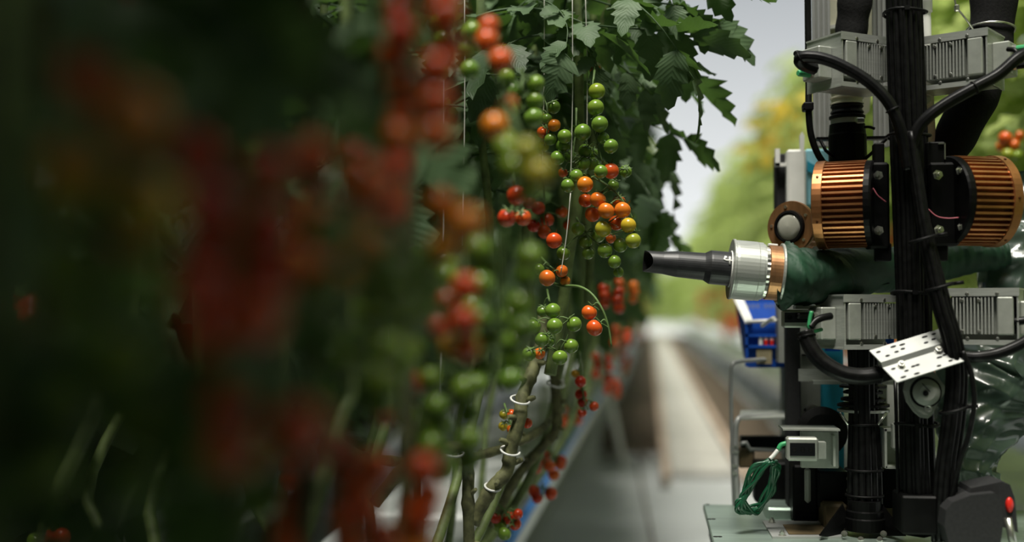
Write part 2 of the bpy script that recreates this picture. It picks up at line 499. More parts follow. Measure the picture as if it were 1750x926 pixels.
# ================================================================== leaves
def leaflet(V, F, UV, base, d, nrm, L, W, rg, N=9, lob=.20):
    d = d.normalized(); side = nrm.cross(d).normalized(); nrm = d.cross(side)
    droop = rg.uniform(.10, .45); fold = rg.uniform(.05, .35); tw = rg.uniform(-.25, .25)
    o = len(V)
    for i in range(N + 1):
        t = i / N
        mid = base + d * (L * t) - nrm * (droop * L * t * t)
        w = W / 2 * (math.sin(math.pi * min(1, t ** .72)) ** .75 if 0 < t < 1 else 0)
        if 0 < i < N: w *= (1 + (lob if i % 2 else -lob * .7)) * rg.uniform(.88, 1.12)
        bk = -.22 * w if i % 2 else .12 * w
        V.append(mid); UV.append((0, t))
        for sg in (-1, 1):
            V.append(mid + side * (sg * w) + nrm * (fold * w + tw * sg * w * t + rg.uniform(-.06, .06) * W) - d * (bk if 0 < i < N else 0)); UV.append((sg, t))
    for i in range(N):
        a = o + 3 * i; b = a + 3
        F.append((a, b, b + 1, a + 1)); F.append((a, a + 2, b + 2, b))
def make_leaf(seed, L=.26, pairs=3, N=9, size=1.0):
    rg = random.Random(seed); V, F, UV = [], [], []
    bend = rg.uniform(.5, 1.5)
    def rp(t): return Vector((L * t * (1 - .1 * t * bend), .02 * math.sin(t * 3 + seed) * L * 4, L * (.30 * t - .42 * bend * t * t)))
    K = 7
    tubeP = [rp(k / K) for k in range(K + 1)]
    tmp = MB(); tmp.tube(tubeP, [.0028 * (1 - .6 * k / K) for k in range(K + 1)], 4, caps=False)
    V += [Vector(v) for v in tmp.v]; UV += [(0, .5)] * len(tmp.v); F += tmp.f
    for q in range(pairs):
        t = .32 + .55 * q / max(1, pairs - 1) if pairs > 1 else .6
        p = rp(t); dx = (rp(t + .05) - rp(t - .05)).normalized()
        for sg in (-1, 1):
            ang = sg * rg.uniform(.85, 1.25)
            d = Vector((dx.x * math.cos(ang), math.sin(ang), dx.z - rg.uniform(.05, .45)))
            n = Vector((-.1, sg * rg.uniform(-.3, .3), 1))
            ll = size * rg.uniform(.075, .105) * (1 if q else .8)
            leaflet(V, F, UV, p, d, n, ll, ll * rg.uniform(.50, .62), rg, N)
    d = (rp(1) - rp(.92)); ll = size * rg.uniform(.10, .13)
    leaflet(V, F, UV, rp(1), d, Vector((.2, rg.uniform(-.3, .3), 1)), ll, ll * .68, rg, N)
    return V, F, UV
def leaf_mesh(name, V, F, UV, m):
    me = bpy.data.meshes.new(name); me.from_pydata([tuple(v) for v in V], [], F)
    me.materials.append(m)
    uvl = me.uv_layers.new(name='leaf')
    li = np.zeros(len(me.loops), dtype=np.int32); me.loops.foreach_get('vertex_index', li)
    uvl.data.foreach_set('uv', np.array(UV, dtype=np.float32)[li].ravel())
    me.polygons.foreach_set('use_smooth', [True] * len(me.polygons)); me.update()
    return me
LEAF = []
for s in range(8):
    LEAF.append(leaf_mesh('leaf', *make_leaf(s, L=.20 + .02 * (s % 4), pairs=2 + s % 2, N=10), M['leaf']))

# a whole leafy plant as one mesh, for rows too far off to tell leaves apart
def far_plant_mesh(seed, n, z0, z1, rad, m, stemm, size=1.25):
    rg = random.Random(seed); lv = [make_leaf(100 + seed * 10 + k, L=.26, pairs=3, N=4, size=size) for k in range(4)]
    VV, FF, off = [], [], 0
    for k in range(n):
        V, F, _ = lv[k % 4]
        z = z0 + (z1 - z0) * ((k + rg.random()) / n); a = rg.uniform(0, 6.283)
        rr = rg.uniform(0, rad) * (1 - .35 * ((z - z0) / (z1 - z0)) ** 3)
        Mx = Matrix.Translation((math.cos(a) * rr, math.sin(a) * rr * 1.2, z)) @ Matrix.Rotation(a + rg.uniform(-1, 1), 4, 'Z') @ Matrix.Rotation(rg.uniform(-.1, .9), 4, 'Y') @ Matrix.Rotation(rg.uniform(-.6, .6), 4, 'X')
        arr = np.array([tuple(v) for v in V]) @ np.array(Mx.to_3x3()).T + np.array(Mx.translation)
        VV.append(arr); FF += [tuple(i + off for i in f) for f in F]; off += len(V)
    me = bpy.data.meshes.new('foliage'); me.from_pydata(np.vstack(VV).tolist(), [], FF); me.materials.append(m)
    me.polygons.foreach_set('use_smooth', [True] * len(me.polygons)); me.update()
    return me
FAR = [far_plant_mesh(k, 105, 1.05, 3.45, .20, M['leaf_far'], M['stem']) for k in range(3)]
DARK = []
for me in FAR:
    d = me.copy(); d.materials.clear(); d.materials.append(M['leaf']); DARK.append(d)  # shaded rows take the darker leaf green instead
def stem_data(h, r=.007, seed=0, m='stem'):
    rg = random.Random(seed); mb = MB()
    mb.tube([(rg.uniform(-.012, .012), rg.uniform(-.012, .012), h * k / 8) for k in range(9)], r, 7)
    return mb.data('stem', M[m])
STEMF = stem_data(3.3)

# ================================================================== tomatoes
def sphere_mesh(name, seg, rings, m, sq=.94, dimple=.10):
    V, F = [(0, 0, sq * (1 - dimple))], []
    for j in range(1, rings):
        ph = math.pi * j / rings
        for k in range(seg):
            a = 2 * math.pi * k / seg
            z = math.cos(ph)
            V.append((math.sin(ph) * math.cos(a), math.sin(ph) * math.sin(a), sq * z * (1 - dimple * max(0, z) ** 6)))
    V.append((0, 0, -sq))
    for k in range(seg): F.append((0, 1 + k, 1 + (k + 1) % seg))
    for j in range(rings - 2):
        for k in range(seg):
            a = 1 + j * seg + k; b = 1 + j * seg + (k + 1) % seg
            F.append((a, a + seg, b + seg, b))
    l = len(V) - 1
    for k in range(seg): F.append((l, l - seg + (k + 1) % seg, l - seg + k))
    me = bpy.data.meshes.new(name); me.from_pydata(V, [], F); me.materials.append(m)
    me.polygons.foreach_set('use_smooth', [True] * len(F)); me.update(); return me
TOM = sphere_mesh('tomato', 20, 13, M['tomato'])
def calyx_mesh(seed):
    rg = random.Random(seed); mb = MB()
    for k in range(5):
        a = 2 * math.pi * k / 5 + rg.uniform(-.2, .2); L = rg.uniform(.75, 1.05); up = rg.uniform(.0, .55)
        d = Vector((math.cos(a), math.sin(a), 0)); n = Vector((-d.y, d.x, 0))
        pts = []
        for (t, w) in ((0, .10), (.35, .13), (.7, .08), (1, .01)):
            c = d * (L * t) + Vector((0, 0, .93 + .16 * math.sin(t * 2.2) * (.3 + up) + (up * t * t * .5) - (.25 * t * t if up < .25 else 0)))
            pts += [c + n * w, c + Vector((0, 0, .05)), c - n * w]
        F = []
        for i in range(3):
            for j in range(2):
                q = i * 3 + j; F.append((q, q + 1, q + 4, q + 3))
        mb.add(pts, F, 0, True)
    mb.tube([(0, 0, .88), (0, 0, 1.06)], .09, 6)
    return mb.data('calyx', M['calyx'])
CAL = [calyx_mesh(k) for k in range(3)]
RIPE = [(0, (.13, .25, .035)), (.25, (.22, .33, .035)), (.42, (.55, .42, .03)), (.58, (.72, .26, .02)), (.75, (.74, .125, .016)), (.9, (.62, .055, .014)), (1.0, (.50, .028, .012))]
def ripe(t):
    t = max(0, min(1, t))
    for (a, ca), (b, cb) in zip(RIPE, RIPE[1:]):
        if t <= b:
            k = (t - a) / (b - a); return tuple(x + (y_ - x) * k for x, y_ in zip(ca, cb))
    return RIPE[-1][1]
def truss(label, rach, toms, group=None, thick=.0022, seed=0):
    """rach: world points of the stalk; toms: (centre, radius, ripeness)"""
    rg = random.Random(seed); T = thing('tomato_truss', label, 'tomato truss', rach[0], group)
    P = smooth_path(rach, 5) if len(rach) > 2 else [Vector(p) for p in rach]
    mb = MB(); n = len(P)
    mb.tube(P, [thick * (1 - .5 * i / n) for i in range(n)], 6)
    for (c, r, rp) in toms:
        c = Vector(c)
        near = min(P, key=lambda q: (q - c).length_squared + (0.0004 if q.z < c.z else 0))
        ax = ((near - c).normalized() * .65 + Vector((rg.uniform(-.2, .2), rg.uniform(-.3, .1), .55))).normalized()
        top = c + ax * r
        if (near - top).length > .004:
            mid = (near + top) / 2 + Vector((0, 0, .006))
            mb.tube(smooth_path([near, mid, top], 3), .0012, 5, caps=False)
        q = Vector((0, 0, 1)).rotation_difference(ax)
        t = put('tomato', TOM, T, c - T.location, q, (r, r, r * rg.uniform(.97, 1.08)), ripe(rp))
        put('calyx', CAL[rg.randrange(3)], t)
    mb.build('truss_stalk', M['rachis'], T)
    return T
def auto_truss(label, px, py, Y, n, L, r0, r1, seed=0, R0=.0135, group=None, lean=(0, 0), spread=.019):
    rg = random.Random(seed); a = at(px, py, Y)
    K = 6
    rach = [a + Vector((lean[0] * (k / K), lean[1] * (k / K) + .004 * math.sin(k * 1.3 + seed), -L * (k / K))) for k in range(K + 1)]
    toms = []
    for i in range(n):
        t = (i + .6) / n; p = a + Vector((lean[0] * t, lean[1] * t, -L * t))
        an = (0 if i % 2 else math.pi) + rg.uniform(-.75, .75); s = spread * rg.uniform(.75, 1.2)
        toms.append((p + Vector((math.cos(an) * s, math.sin(an) * s * .9, -.008 + rg.uniform(-.006, .004))), R0 * rg.uniform(.9, 1.08), r0 + (r1 - r0) * t + rg.uniform(-.06, .06)))
    return truss(label, rach, toms, group, seed=seed)

# ================================================================== trusses in and near focus
def hero(label, rach, toms, Y, seed, thick=.0022, jit=.02):
    rg = random.Random(seed)
    L = []
    for t in toms:
        px, py, d, rp = t[:4]; yy = t[4] if len(t) > 4 else Y + rg.uniform(-jit, jit)
        L.append((at(px, py, yy), mm(d / 2, yy), rp))
    return truss(label, [at(p[0], p[1], p[2] if len(p) > 2 else Y) for p in rach], L, thick=thick, seed=seed)
hero('truss of orange and yellow cherry tomatoes right above the tip of the black nozzle',
     [(975, 300, 2.06), (1005, 300, 2.03), (1040, 318, 2.0), (1066, 345, 1.99), (1085, 385, 1.99), (1092, 425, 2.0)],
     [(1000, 315, 28, .62, 1.99), (1022, 341, 28, .68, 1.985), (1036, 360, 29, .66, 1.97), (1013, 366, 27, .74, 2.01), (1058, 345, 23, .74, 2.03),
      (1064, 359, 29, .65, 1.975), (1053, 381, 27, .78, 2.0), (1074, 385, 27, .44, 1.965), (1031, 391, 29, .36, 1.98), (1082, 411, 27, .30, 1.965),
      (1060, 419, 25, .20, 2.0), (1001, 342, 25, .76, 2.03), (1044, 407, 18, .72, 2.04)], 2.0, 11, thick=.0026)
hero('long truss of green cherry tomatoes topped by a yellowing pair, under dark leaves',
     [(1016, 120, 2.04), (1012, 165, 2.01), (1012, 210, 1.99), (1020, 240, 1.99), (1030, 280, 1.99)],
     [(1020, 156, 29, .27, 2.0), (1018, 184, 29, .17, 1.99), (1025, 212, 29, .08, 1.98), (1031, 236, 21, .05, 1.99), (1044, 250, 26, .06, 1.97),
      (1018, 121, 20, .92, 2.1), (1000, 258, 24, .04, 2.03), (1012, 262, 21, .03, 2.05)], 2.03, 12)
hero('truss of round green tomatoes hanging left of the yellowing green truss',
     [(985, 185, 2.05), (984, 220, 2.03), (980, 255, 2.02), (975, 290, 2.01), (972, 325, 2.0)],
     [(996, 226, 30, .05, 2.0), (965, 233, 25, .10, 2.0), (962, 249, 26, .04, 2.02), (953, 270, 26, .03, 2.01), (998, 280, 24, .04, 2.02),
      (1013, 281, 24, .06, 2.03), (985, 301, 24, .05, 2.0), (971, 317, 25, .04, 2.0), (962, 295, 17, .75, 2.06), (975, 268, 22, .03, 2.05)], 2.02, 13)
hero('small truss with a single red tomato among green ones above the orange truss',
     [(1015, 262, 2.02), (1030, 275, 2.0), (1048, 285, 1.99), (1070, 290, 2.0)],
     [(1044, 292, 28, .80, 1.98), (1027, 293, 24, .07, 1.97), (1048, 317, 20, .06, 2.02), (1069, 293, 22, .06, 2.02)], 2.0, 14)
hero('truss with one orange and several green tomatoes high beside the blurred yellow one',
     [(930, 160, 2.05), (935, 185, 2.03), (936, 215, 2.03), (930, 250, 2.03)],
     [(946, 183, 24, .06), (947, 214, 23, .62), (928, 226, 22, .76), (941, 238, 22, .08), (929, 250, 20, .28), (935, 203, 18, .08), (922, 200, 19, .5)], 2.03, 15)
hero('truss of red tomatoes in shade behind the thick green stem',
     [(925, 300, 2.25), (930, 340, 2.22), (930, 380, 2.2), (945, 420, 2.15)],
     [(920, 355, 24, .9, 2.2), (935, 376, 24, .86, 2.22), (912, 385, 24, .95, 2.22), (930, 396, 24, .82, 2.18), (947, 411, 28, .84, 2.02), (960, 362, 22, .75, 2.25), (905, 345, 23, .97, 2.25), (972, 384, 20, .82, 2.26)], 2.2, 16)
hero('truss of small green tomatoes below the orange truss, beside the nozzle tip',
     [(985, 372, 2.08), (1000, 395, 2.05), (1020, 415, 2.02), (1045, 440, 2.0), (1058, 470, 2.0)],
     [(988, 391, 23, .06), (1001, 414, 23, .08), (1022, 402, 26, .14), (1034, 428, 26, .12, 1.99), (1050, 447, 23, .12, 1.99), (1057, 465, 18, .12), (1005, 433, 21, .08), (963, 433, 24, .10)], 2.04, 17)
hero('nearly bare curved truss holding two orange-red tomatoes below the nozzle',
     [(935, 482, 2.08), (962, 488, 2.04), (990, 490, 2.0), (1012, 503, 1.98), (1030, 530, 1.97), (1040, 560, 1.97), (1045, 592, 1.97)],
     [(1007, 534, 27, .74, 1.97), (1016, 560, 29, .80, 1.965)], 1.98, 18, thick=.003)
hero('truss of brown-orange tomatoes left of the bare curved truss',
     [(925, 440, 2.08), (940, 455, 2.05), (962, 470, 2.03)],
     [(935, 475, 29, .70, 2.0), (960, 463, 22, .70, 2.03), (966, 480, 18, .6, 2.04), (921, 460, 20, .12, 2.04)], 2.03, 19)
hero('lower truss of bright green tomatoes left of the two orange-red ones',
     [(935, 495, 2.06), (940, 520, 2.02), (945, 550, 2.0), (950, 590, 2.0), (955, 620, 2.0)],
     [(945, 531, 27, .07, 1.96), (948, 557, 28, .08, 1.95), (981, 554, 27, .08, 2.0), (912, 558, 26, .07, 2.0), (926, 580, 26, .07, 2.0), (976, 591, 26, .10, 2.0), (957, 611, 27, .10, 1.95),
      (904, 605, 25, .08, 2.04), (922, 604, 20, .7, 2.05), (938, 583, 22, .05, 2.03), (928, 532, 22, .05, 2.05)], 2.0, 20)
hero('red and brown truss hanging low in front of the blue pipe',
     [(990, 600, 2.3), (992, 640, 2.28), (997, 675, 2.27), (1005, 700, 2.26)],
     [(992, 652, 20, .98), (993, 674, 21, .96), (996, 687, 18, .99), (995, 705, 16, .9), (1015, 694, 17, .85), (984, 638, 15, .5)], 2.28, 21)
hero('small yellow and orange truss low beside the clipped bare stem',
     [(862, 690, 2.1), (868, 710, 2.08), (875, 740, 2.08)],
     [(862, 708, 18, .36), (874, 708, 18, .78), (876, 733, 20, .72), (860, 728, 17, .40), (901, 723, 18, .85)], 2.1, 22)
hero('truss of red and green tomatoes at the bottom, on the white gutter edge',
     [(850, 860, 2.2), (865, 875, 2.2), (880, 900, 2.2)],
     [(855, 898, 24, .15), (870, 885, 22, .9), (880, 895, 22, .85), (862, 912, 24, .1), (847, 885, 20, .95), (885, 878, 18, .9)], 2.2, 23)
hero('blurred truss of three bright red tomatoes in the middle of the row',
     [(790, 440, 1.08), (785, 490, 1.05), (780, 540, 1.03), (790, 610, 1.03)],
     [(795, 490, 50, .84, 1.0), (793, 548, 50, .86, .99), (797, 593, 47, .74, 1.0), (752, 557, 43, .86, 1.07), (766, 512, 43, .88, 1.07), (770, 590, 40, .5, 1.1)], 1.1, 24)
hero('blurred pair of red tomatoes low in the middle, above the bare stems',
     [(670, 600, 1.2), (675, 640, 1.17), (665, 690, 1.15)],
     [(697, 650, 46, .84, 1.14), (658, 709, 44, .88, 1.14), (650, 668, 40, .95, 1.2), (718, 655, 34, .78, 1.2)], 1.16, 25)
hero('blurred orange-red truss at the top, left of the dark leaves',
     [(820, -10, 1.3), (830, 40, 1.28), (850, 110, 1.25), (860, 200, 1.22)],
     [(832, 70, 42, .76, 1.24), (856, 103, 42, .78, 1.22), (868, 178, 34, .66, 1.25), (846, 215, 46, .62, 1.15), (862, 240, 40, .3, 1.2), (835, 45, 38, .8, 1.28)], 1.25, 26)
hero('blurred pale yellow-green truss left of the sharp green tomatoes',
     [(870, 180, 1.12), (885, 230, 1.08), (905, 270, 1.04), (915, 320, 1.04)],
     [(900, 258, 48, .32, 1.02), (922, 296, 50, .36, 1.0), (880, 285, 50, .24, 1.05), (905, 325, 44, .12, 1.06), (868, 255, 46, .2, 1.08)], 1.05, 27)
hero('red tomato trio half hidden behind blurred green fruit in mid row',
     [(875, 280, 1.7), (878, 310, 1.68), (880, 360, 1.68)],
     [(883, 334, 34, .88, 1.66), (866, 372, 32, .9, 1.7), (894, 372, 28, .8, 1.75)], 1.68, 28)
hero('sharp little cluster of dark red tomatoes deep in the left foliage',
     [(500, 250, 2.1), (508, 270, 2.1), (520, 300, 2.1)],
     [(513, 278, 22, .98), (526, 283, 20, .97), (505, 296, 18, .98), (522, 305, 19, .97), (498, 283, 18, .96)], 2.1, 29)
hero('single dark red tomato beside a curled leaf at upper left',
     [(238, 140, 2.0), (240, 160, 2.0), (241, 175, 2.0)], [(241, 171, 19, .98)], 2.0, 30)
hero('small truss of reds at the bottom left corner',
     [(70, 880, 1.6), (85, 900, 1.6), (100, 925, 1.6)], [(82, 920, 30, .95), (105, 918, 30, .92), (60, 925, 30, .1)], 1.6, 31)
for i, (lab, px, py, Y, n, L, r0, r1, sp) in enumerate((
    ('large orange-red blur of a truss in the upper left corner', 190, 60, .56, 5, .075, .80, .40, .02),
    ('dark red blurred truss left of the tall red column', 285, 235, .62, 5, .075, .95, .9, .02),
    ('tall blurred column of red tomatoes, the long one at left', 405, 210, .66, 10, .115, .90, .80, .018),
    ('dim orange-red blurred truss low below the tall red column', 440, 640, .62, 3, .04, .86, .74, .018),
    ('broad blurred red truss at the bottom centre-left', 570, 740, .86, 10, .085, .86, .70, .032),
    ('broad blurred orange-red truss at the bottom beside its twin', 655, 745, .90, 10, .085, .82, .66, .032),
    ('blurred red truss hanging from the top edge, left of centre', 722, -70, .86, 13, .135, .88, .70, .02),
    ('blurred dull orange column left of the pale green fruit', 590, 225, .76, 6, .085, .84, .62, .018),
    ('blurred small pinkish red truss between the dark stems', 640, 225, .95, 6, .06, .86, .8, .016),
    ('blurred single orange truss right of the pale green fruit', 778, 320, .86, 3, .04, .64, .6, .012),
    ('large pale green blurred truss left of centre', 630, 350, .68, 5, .055, .10, .14, .02),
    ('blurred green truss just left of the red shaded tomatoes', 862, 390, 1.12, 9, .10, .12, .06, .022),
    ('blurred green truss under the three bright red tomatoes', 775, 625, 1.15, 8, .085, .14, .04, .02),
    ('blurred pale green truss left of the lower green one', 850, 545, 1.25, 7, .07, .10, .08, .02),
    ('blurred red truss at the left edge, half height', 45, 490, 1.3, 5, .04, .95, .9, .016),
    ('blurred red pair beside the sharp dark cluster', 475, 230, 1.1, 3, .045, .95, .93, .012),
    ('blurred pinkish truss below the sharp dark cluster', 490, 320, 1.3, 4, .03, .93, .9, .018),
    ('yellow-green blurred truss in the dark far left', 190, 255, .6, 6, .09, .34, .1, .022),
    ('olive green blurred truss at the lower left edge', 40, 600, .62, 6, .07, .22, .14, .022),
    ('blurred green truss low between the red ones', 480, 740, .95, 6, .06, .16, .1, .02),
    ('blurred green truss between the pale green one and the orange one', 690, 385, .88, 6, .06, .16, .10, .02),
    ('blurred yellow-green truss just left of the three bright red tomatoes', 655, 500, 1.0, 6, .06, .24, .12, .02),
    ('blurred green truss under the orange single truss', 735, 410, 1.25, 4, .035, .2, .14, .02),
    ('blurred green truss right of the three bright red tomatoes', 845, 480, 1.3, 8, .07, .12, .06, .02),
    ('blurred olive truss between the dark stems, lower middle', 615, 540, .82, 6, .06, .22, .16, .02),
    ('blurred green truss beside the low blurred red pair', 725, 690, 1.2, 7, .07, .14, .06, .02),
    ('blurred green truss at the top, right of the hanging red one', 778, 20, 1.5, 7, .08, .12, .06, .02),
    ('blurred green fruit right beside the orange-red truss at the top', 893, 115, 1.6, 6, .06, .12, .05, .02),
    ('dim red truss at the top left among the stems', 270, -30, .95, 4, .05, .95, .9, .018),
    ('dim orange-brown truss behind the pale green fruit', 560, 330, .95, 6, .07, .6, .5, .02),
    ('small dim red truss left of the broad red ones, near the bottom', 475, 770, 1.6, 4, .03, .95, .9, .015),
    ('dim green truss under the left dark red blur', 300, 560, .66, 6, .08, .2, .08, .022),
)):
    if Y < .80: Y, L, n = Y * .86, L * .88, max(3, round(n * .9))
    auto_truss(lab, px, py, Y, n, L, r0, r1, seed=200 + i, spread=sp)
# trusses further down the left row, past the focus
for i, (lab, px, py, Y, n, L, r0, r1) in enumerate((
    ('blurred orange truss just below the nozzle tip, further down the row', 1070, 470, 3.1, 7, .07, .72, .6),
    ('soft pink-red truss low behind the blue pipe', 1030, 600, 3.4, 6, .07, .9, .85),
    ('soft red truss low on the aisle side of the blue pipe', 1045, 640, 3.8, 6, .06, .86, .8),
    ('soft red truss behind the bare curved truss', 1045, 480, 2.7, 6, .06, .86, .82),
    ('soft red truss right of the two orange-red tomatoes', 1062, 555, 3.6, 5, .05, .85, .8),
    ('small red truss lying low by the gutter, nearest the bare stems', 945, 770, 2.7, 4, .03, .9, .85),
    ('small red truss lying low by the gutter, second from the bare stems', 928, 825, 2.5, 3, .03, .92, .9),
    ('orange-red truss resting on the white gutter left of the blue pipe', 930, 780, 2.6, 4, .03, .8, .75),
    ('soft red truss over the gutter where the blue pipe fades', 975, 690, 3.2, 5, .05, .9, .8),
)):
    auto_truss(lab, px, py, Y, n, L, r0, r1, seed=300 + i)

# ================================================================== near plants of the left row
def keep_clear(p):
    """leaf tips may not reach in front of the fruit in focus, the nozzle or the robot"""
    px, py = proj(p)
    if p.y < .42: return False
    if p.y < 1.85 and px > 830 + 40 * (py < 0): return False
    if p.y < 2.14 and 890 < px < 1110 and 150 < py < 720: return False
    if py > 330 + (140 if px < 800 else 0) and p.y > 1.2 and px > 560: return False
    if px > (1215 if py < 60 else 1165): return False
    if p.y < 2.6 and px > 1100 and py > 210: return False
    return True
PLANT_N = 0
def near_plant(label, x, y, seed, z0=1.12, z1=2.5, step=.075, base=None, group=None, bias=0.5, h=2.7, rstem=.0075, low=0):
    rg = random.Random(seed)
    T = thing('tomato_plant', label, 'tomato plant', (x, y, .42), group)
    pts = [Vector((x + rg.uniform(-.012, .012), y + rg.uniform(-.012, .012), .42 + (h - .42) * k / 10)) for k in range(11)]
    elif_base = [Vector((min(x, -.40), y - .42, .44)), Vector((x * .6 - .18, y - .26, .52)), Vector((x - .03, y - .10, .66)), Vector((x, y - .02, .82))]
    if not base: base = elif_base
    if base: pts = [Vector(b) for b in base] + [p for p in pts if p.z > base[-1][2] + .05]
    mb = MB(); P = smooth_path(pts, 4)
    mb.tube(P, [rstem * (1.25 - .5 * i / len(P)) for i in range(len(P))], 8); mb.build('stem', M['stem'], T)
    z = z0
    zs = []
    while z < z1: zs.append(z); z += step * rg.uniform(.7, 1.3)
    zs += [rg.uniform(.75, z0) for _ in range(low)]
    for z in zs:
        p0 = min(P, key=lambda q: abs(q.z - z)).copy(); p0.z = z
        for tr in range(14):
            a = rg.gauss(0, 1.3) * (1 - bias) * 2 + (rg.uniform(-3.1, 3.1) if rg.random() > bias else 0)
            el = rg.uniform(-.35, .55); roll = rg.uniform(-.8, .8); s = rg.uniform(.85, 1.25)
            q = (Matrix.Rotation(a, 3, 'Z') @ Matrix.Rotation(-el + .25, 3, 'Y') @ Matrix.Rotation(roll, 3, 'X'))
            ok = all(keep_clear(p0 + q @ Vector(v) * s) for v in ((.34, 0, -.06), (.24, .09, 0), (.24, -.09, 0), (.14, 0, .02), (.3, .04, -.16)))
            if ok:
                put('leaf', LEAF[rg.randrange(8)], T, p0 - T.location, q.to_quaternion(), s); break
    return T
G1 = 'near plants of the left row'
k = 0
for (x, y) in [(-.36, .62), (-.52, .80), (-.33, .98), (-.50, 1.15), (-.36, 1.36), (-.52, 1.5), (-.38, 1.72), (-.55, 1.9), (-.30, 2.08), (-.5, 2.25),
               (-.24, 2.32), (-.45, 2.5), (-.20, 2.58), (-.42, 2.8), (-.2, 2.9), (-.4, 3.15), (-.18, 3.25), (-.36, 3.55), (-.18, 3.65), (-.62, 1.0), (-.66, 1.35), (-.68, 1.7), (-.68, 2.1), (-.66, .62)]:
    k += 1
    near_plant(z1=min(.95 + .27 * y + .12, 1.9) if y > 1.0 else 1.6, label='leafy tomato plant in the near left row, its stem lost among blurred leaves', x=x, y=y, seed=400 + k, group=G1, bias=.6 if y > 2 else .35,
               low=(2 if y < .9 else 0), step=.062 if y > 1.9 else .075, z0=1.12 if y < 1.9 else 1.16)
# the plant whose thick green stem shows behind the fruit in focus
near_plant('tomato plant with the thick green stem behind the fruit in focus', at(975, 400, 2.12).x, 2.12, 480, z0=1.2, z1=1.62, bias=.75, step=.04,
           base=[at(940, 640, 2.1), at(955, 560, 2.12), at(965, 500, 2.12), at(972, 440, 2.12), at(985, 360, 2.12), at(988, 280, 2.12), at(990, 180, 2.12)], rstem=.009)
near_plant('tomato plant whose top leaves reach out over the aisle against the sky', -.06, 2.22, 481, z0=1.30, z1=1.7, bias=.9, step=.03,
           base=[at(1000, 420, 2.25), at(1010, 300, 2.25), at(1020, 150, 2.24), at(1030, 40, 2.23)], rstem=.007)

# leaves of the aisle side, standing out in front of the sky
def leaf_on(T, px, py, Y, a, el, roll, s, v=0):
    q = Matrix.Rotation(a, 3, 'Z') @ Matrix.Rotation(-el, 3, 'Y') @ Matrix.Rotation(roll, 3, 'X')
    put('leaf', LEAF[v], T, at(px, py, Y) - T.location, q.to_quaternion(), s)
T = near_plant('tomato plant with big drooping leaves at the edge of the sky gap', at(1020, 60, 2.3).x, 2.3, 482, z0=1.5, z1=1.75, bias=.8, step=.05, rstem=.007,
               base=[at(1005, 520, 2.32), at(1010, 400, 2.32), at(1012, 200, 2.31)])
for (px, py, Y, a, el, roll, s, v) in (
    (1060, -30, 2.1, .1, .25, -.5, 1.0, 0), (1000, 30, 2.05, .3, -.2, -.6, .95, 1), (1010, -10, 2.08, -.3, -.35, .6, 1.0, 2), (1030, 60, 2.2, .2, -.3, -.4, 1.0, 3),
    (1020, 110, 2.3, .0, -.15, .6, 1.0, 4), (950, 30, 2.08, -.5, -.75, .2, .6, 5), (925, 0, 2.08, -1.0, -.6, -.3, .7, 6), (1030, 160, 2.35, .1, -.4, -.6, 1.0, 7),
    (1030, 210, 2.45, .2, -.3, .5, 1.05, 0), (1035, 250, 2.5, .0, -.45, -.5, 1.05, 2), (1050, 300, 2.6, .1, -.5, .4, 1.0, 4), (1060, 180, 2.5, .3, -.35, .2, 1.0, 6),
    (1030, 60, 2.14, .5, -.55, .8, .8, 3), (1040, 10, 2.12, -.15, -.1, .7, .95, 5), (990, -20, 2.12, .2, -.3, -.9, .8, 7), (1050, 340, 2.8, .2, -.5, -.4, 1.05, 1)):
    if py > 50: px -= 50
    leaf_on(T, px, py, Y, a, el, roll, s, v)

# big blurred leaves right in front of the lens
T = near_plant('tomato plant closest to the viewer, its leaves large green blurs', -.30, .5, 483, z0=1.5, z1=2.2, bias=.3, step=.1)
for (px, py, Y, a, el, roll, s, v) in (
    (640, 40, .66, 3.2, -.2, .5, .62, 0), (700, 120, .68, 2.8, -.5, -.5, .6, 1), (560, 560, .62, 3.3, -.6, .4, .6, 2), (290, 420, .55, 3.0, -.7, .2, .6, 3), (180, 540, .52, 3.5, -.6, .6, .6, 4),
    (600, 600, .66, 2.7, -.5, .3, .6, 5), (420, 600, .6, 3.4, -.6, -.4, .6, 6), (120, 240, .52, 3.0, -.4, .4, .7, 7), (380, 860, .6, 2.6, -.1, .5, .6, 0), (160, 760, .52, 3.3, -.2, -.5, .6, 2),
    (700, 400, .72, 3.1, -.6, .5, .5, 4), (420, 40, .62, 3.2, -.6, .5, .7, 5), (530, 330, .7, 2.8, -.7, .3, .6, 6), (300, 640, .58, 3.5, -.5, .2, .7, 1), (300, 820, .56, 3.0, -.3, -.2, .6, 3)):
    leaf_on(T, px, py, Y, a, el, roll, s, v)
# leaves deep in the row that happen to lie at the focus distance
T = near_plant('tomato plant deep in the left row whose leaves hang in focus at upper left', at(230, 60, 1.78).x, 1.80, 484, z0=1.5, z1=1.7, bias=.2, step=.1)
for (px, py, Y, a, el, roll, s, v) in (
    (190, 60, 1.74, .1, -.5, .5, .8, 0), (200, 90, 1.72, .3, -.6, -.6, .75, 1), (240, 130, 1.74, -.2, -.7, .4, .7, 2), (150, 10, 1.76, .0, -.4, .2, .8, 3), (270, 30, 1.76, -.3, -.5, -.4, .8, 4),
    (230, 170, 1.72, -.4, -.8, .3, .6, 5), (380, 60, 1.8, -.5, -.9, .2, .7, 6), (470, 180, 1.85, -.2, -.8, .5, .8, 7), (480, 250, 1.85, -.4, -.7, -.4, .75, 0), (460, 120, 1.85, .2, -.9, .1, .8, 1), (540, 20, 1.9, -.6, -.8, .3, .8, 2), (120, 90, 1.72, .4, -.9, -.3, .8, 6)):
    leaf_on(T, px, py, Y, a, el, roll, s, v)
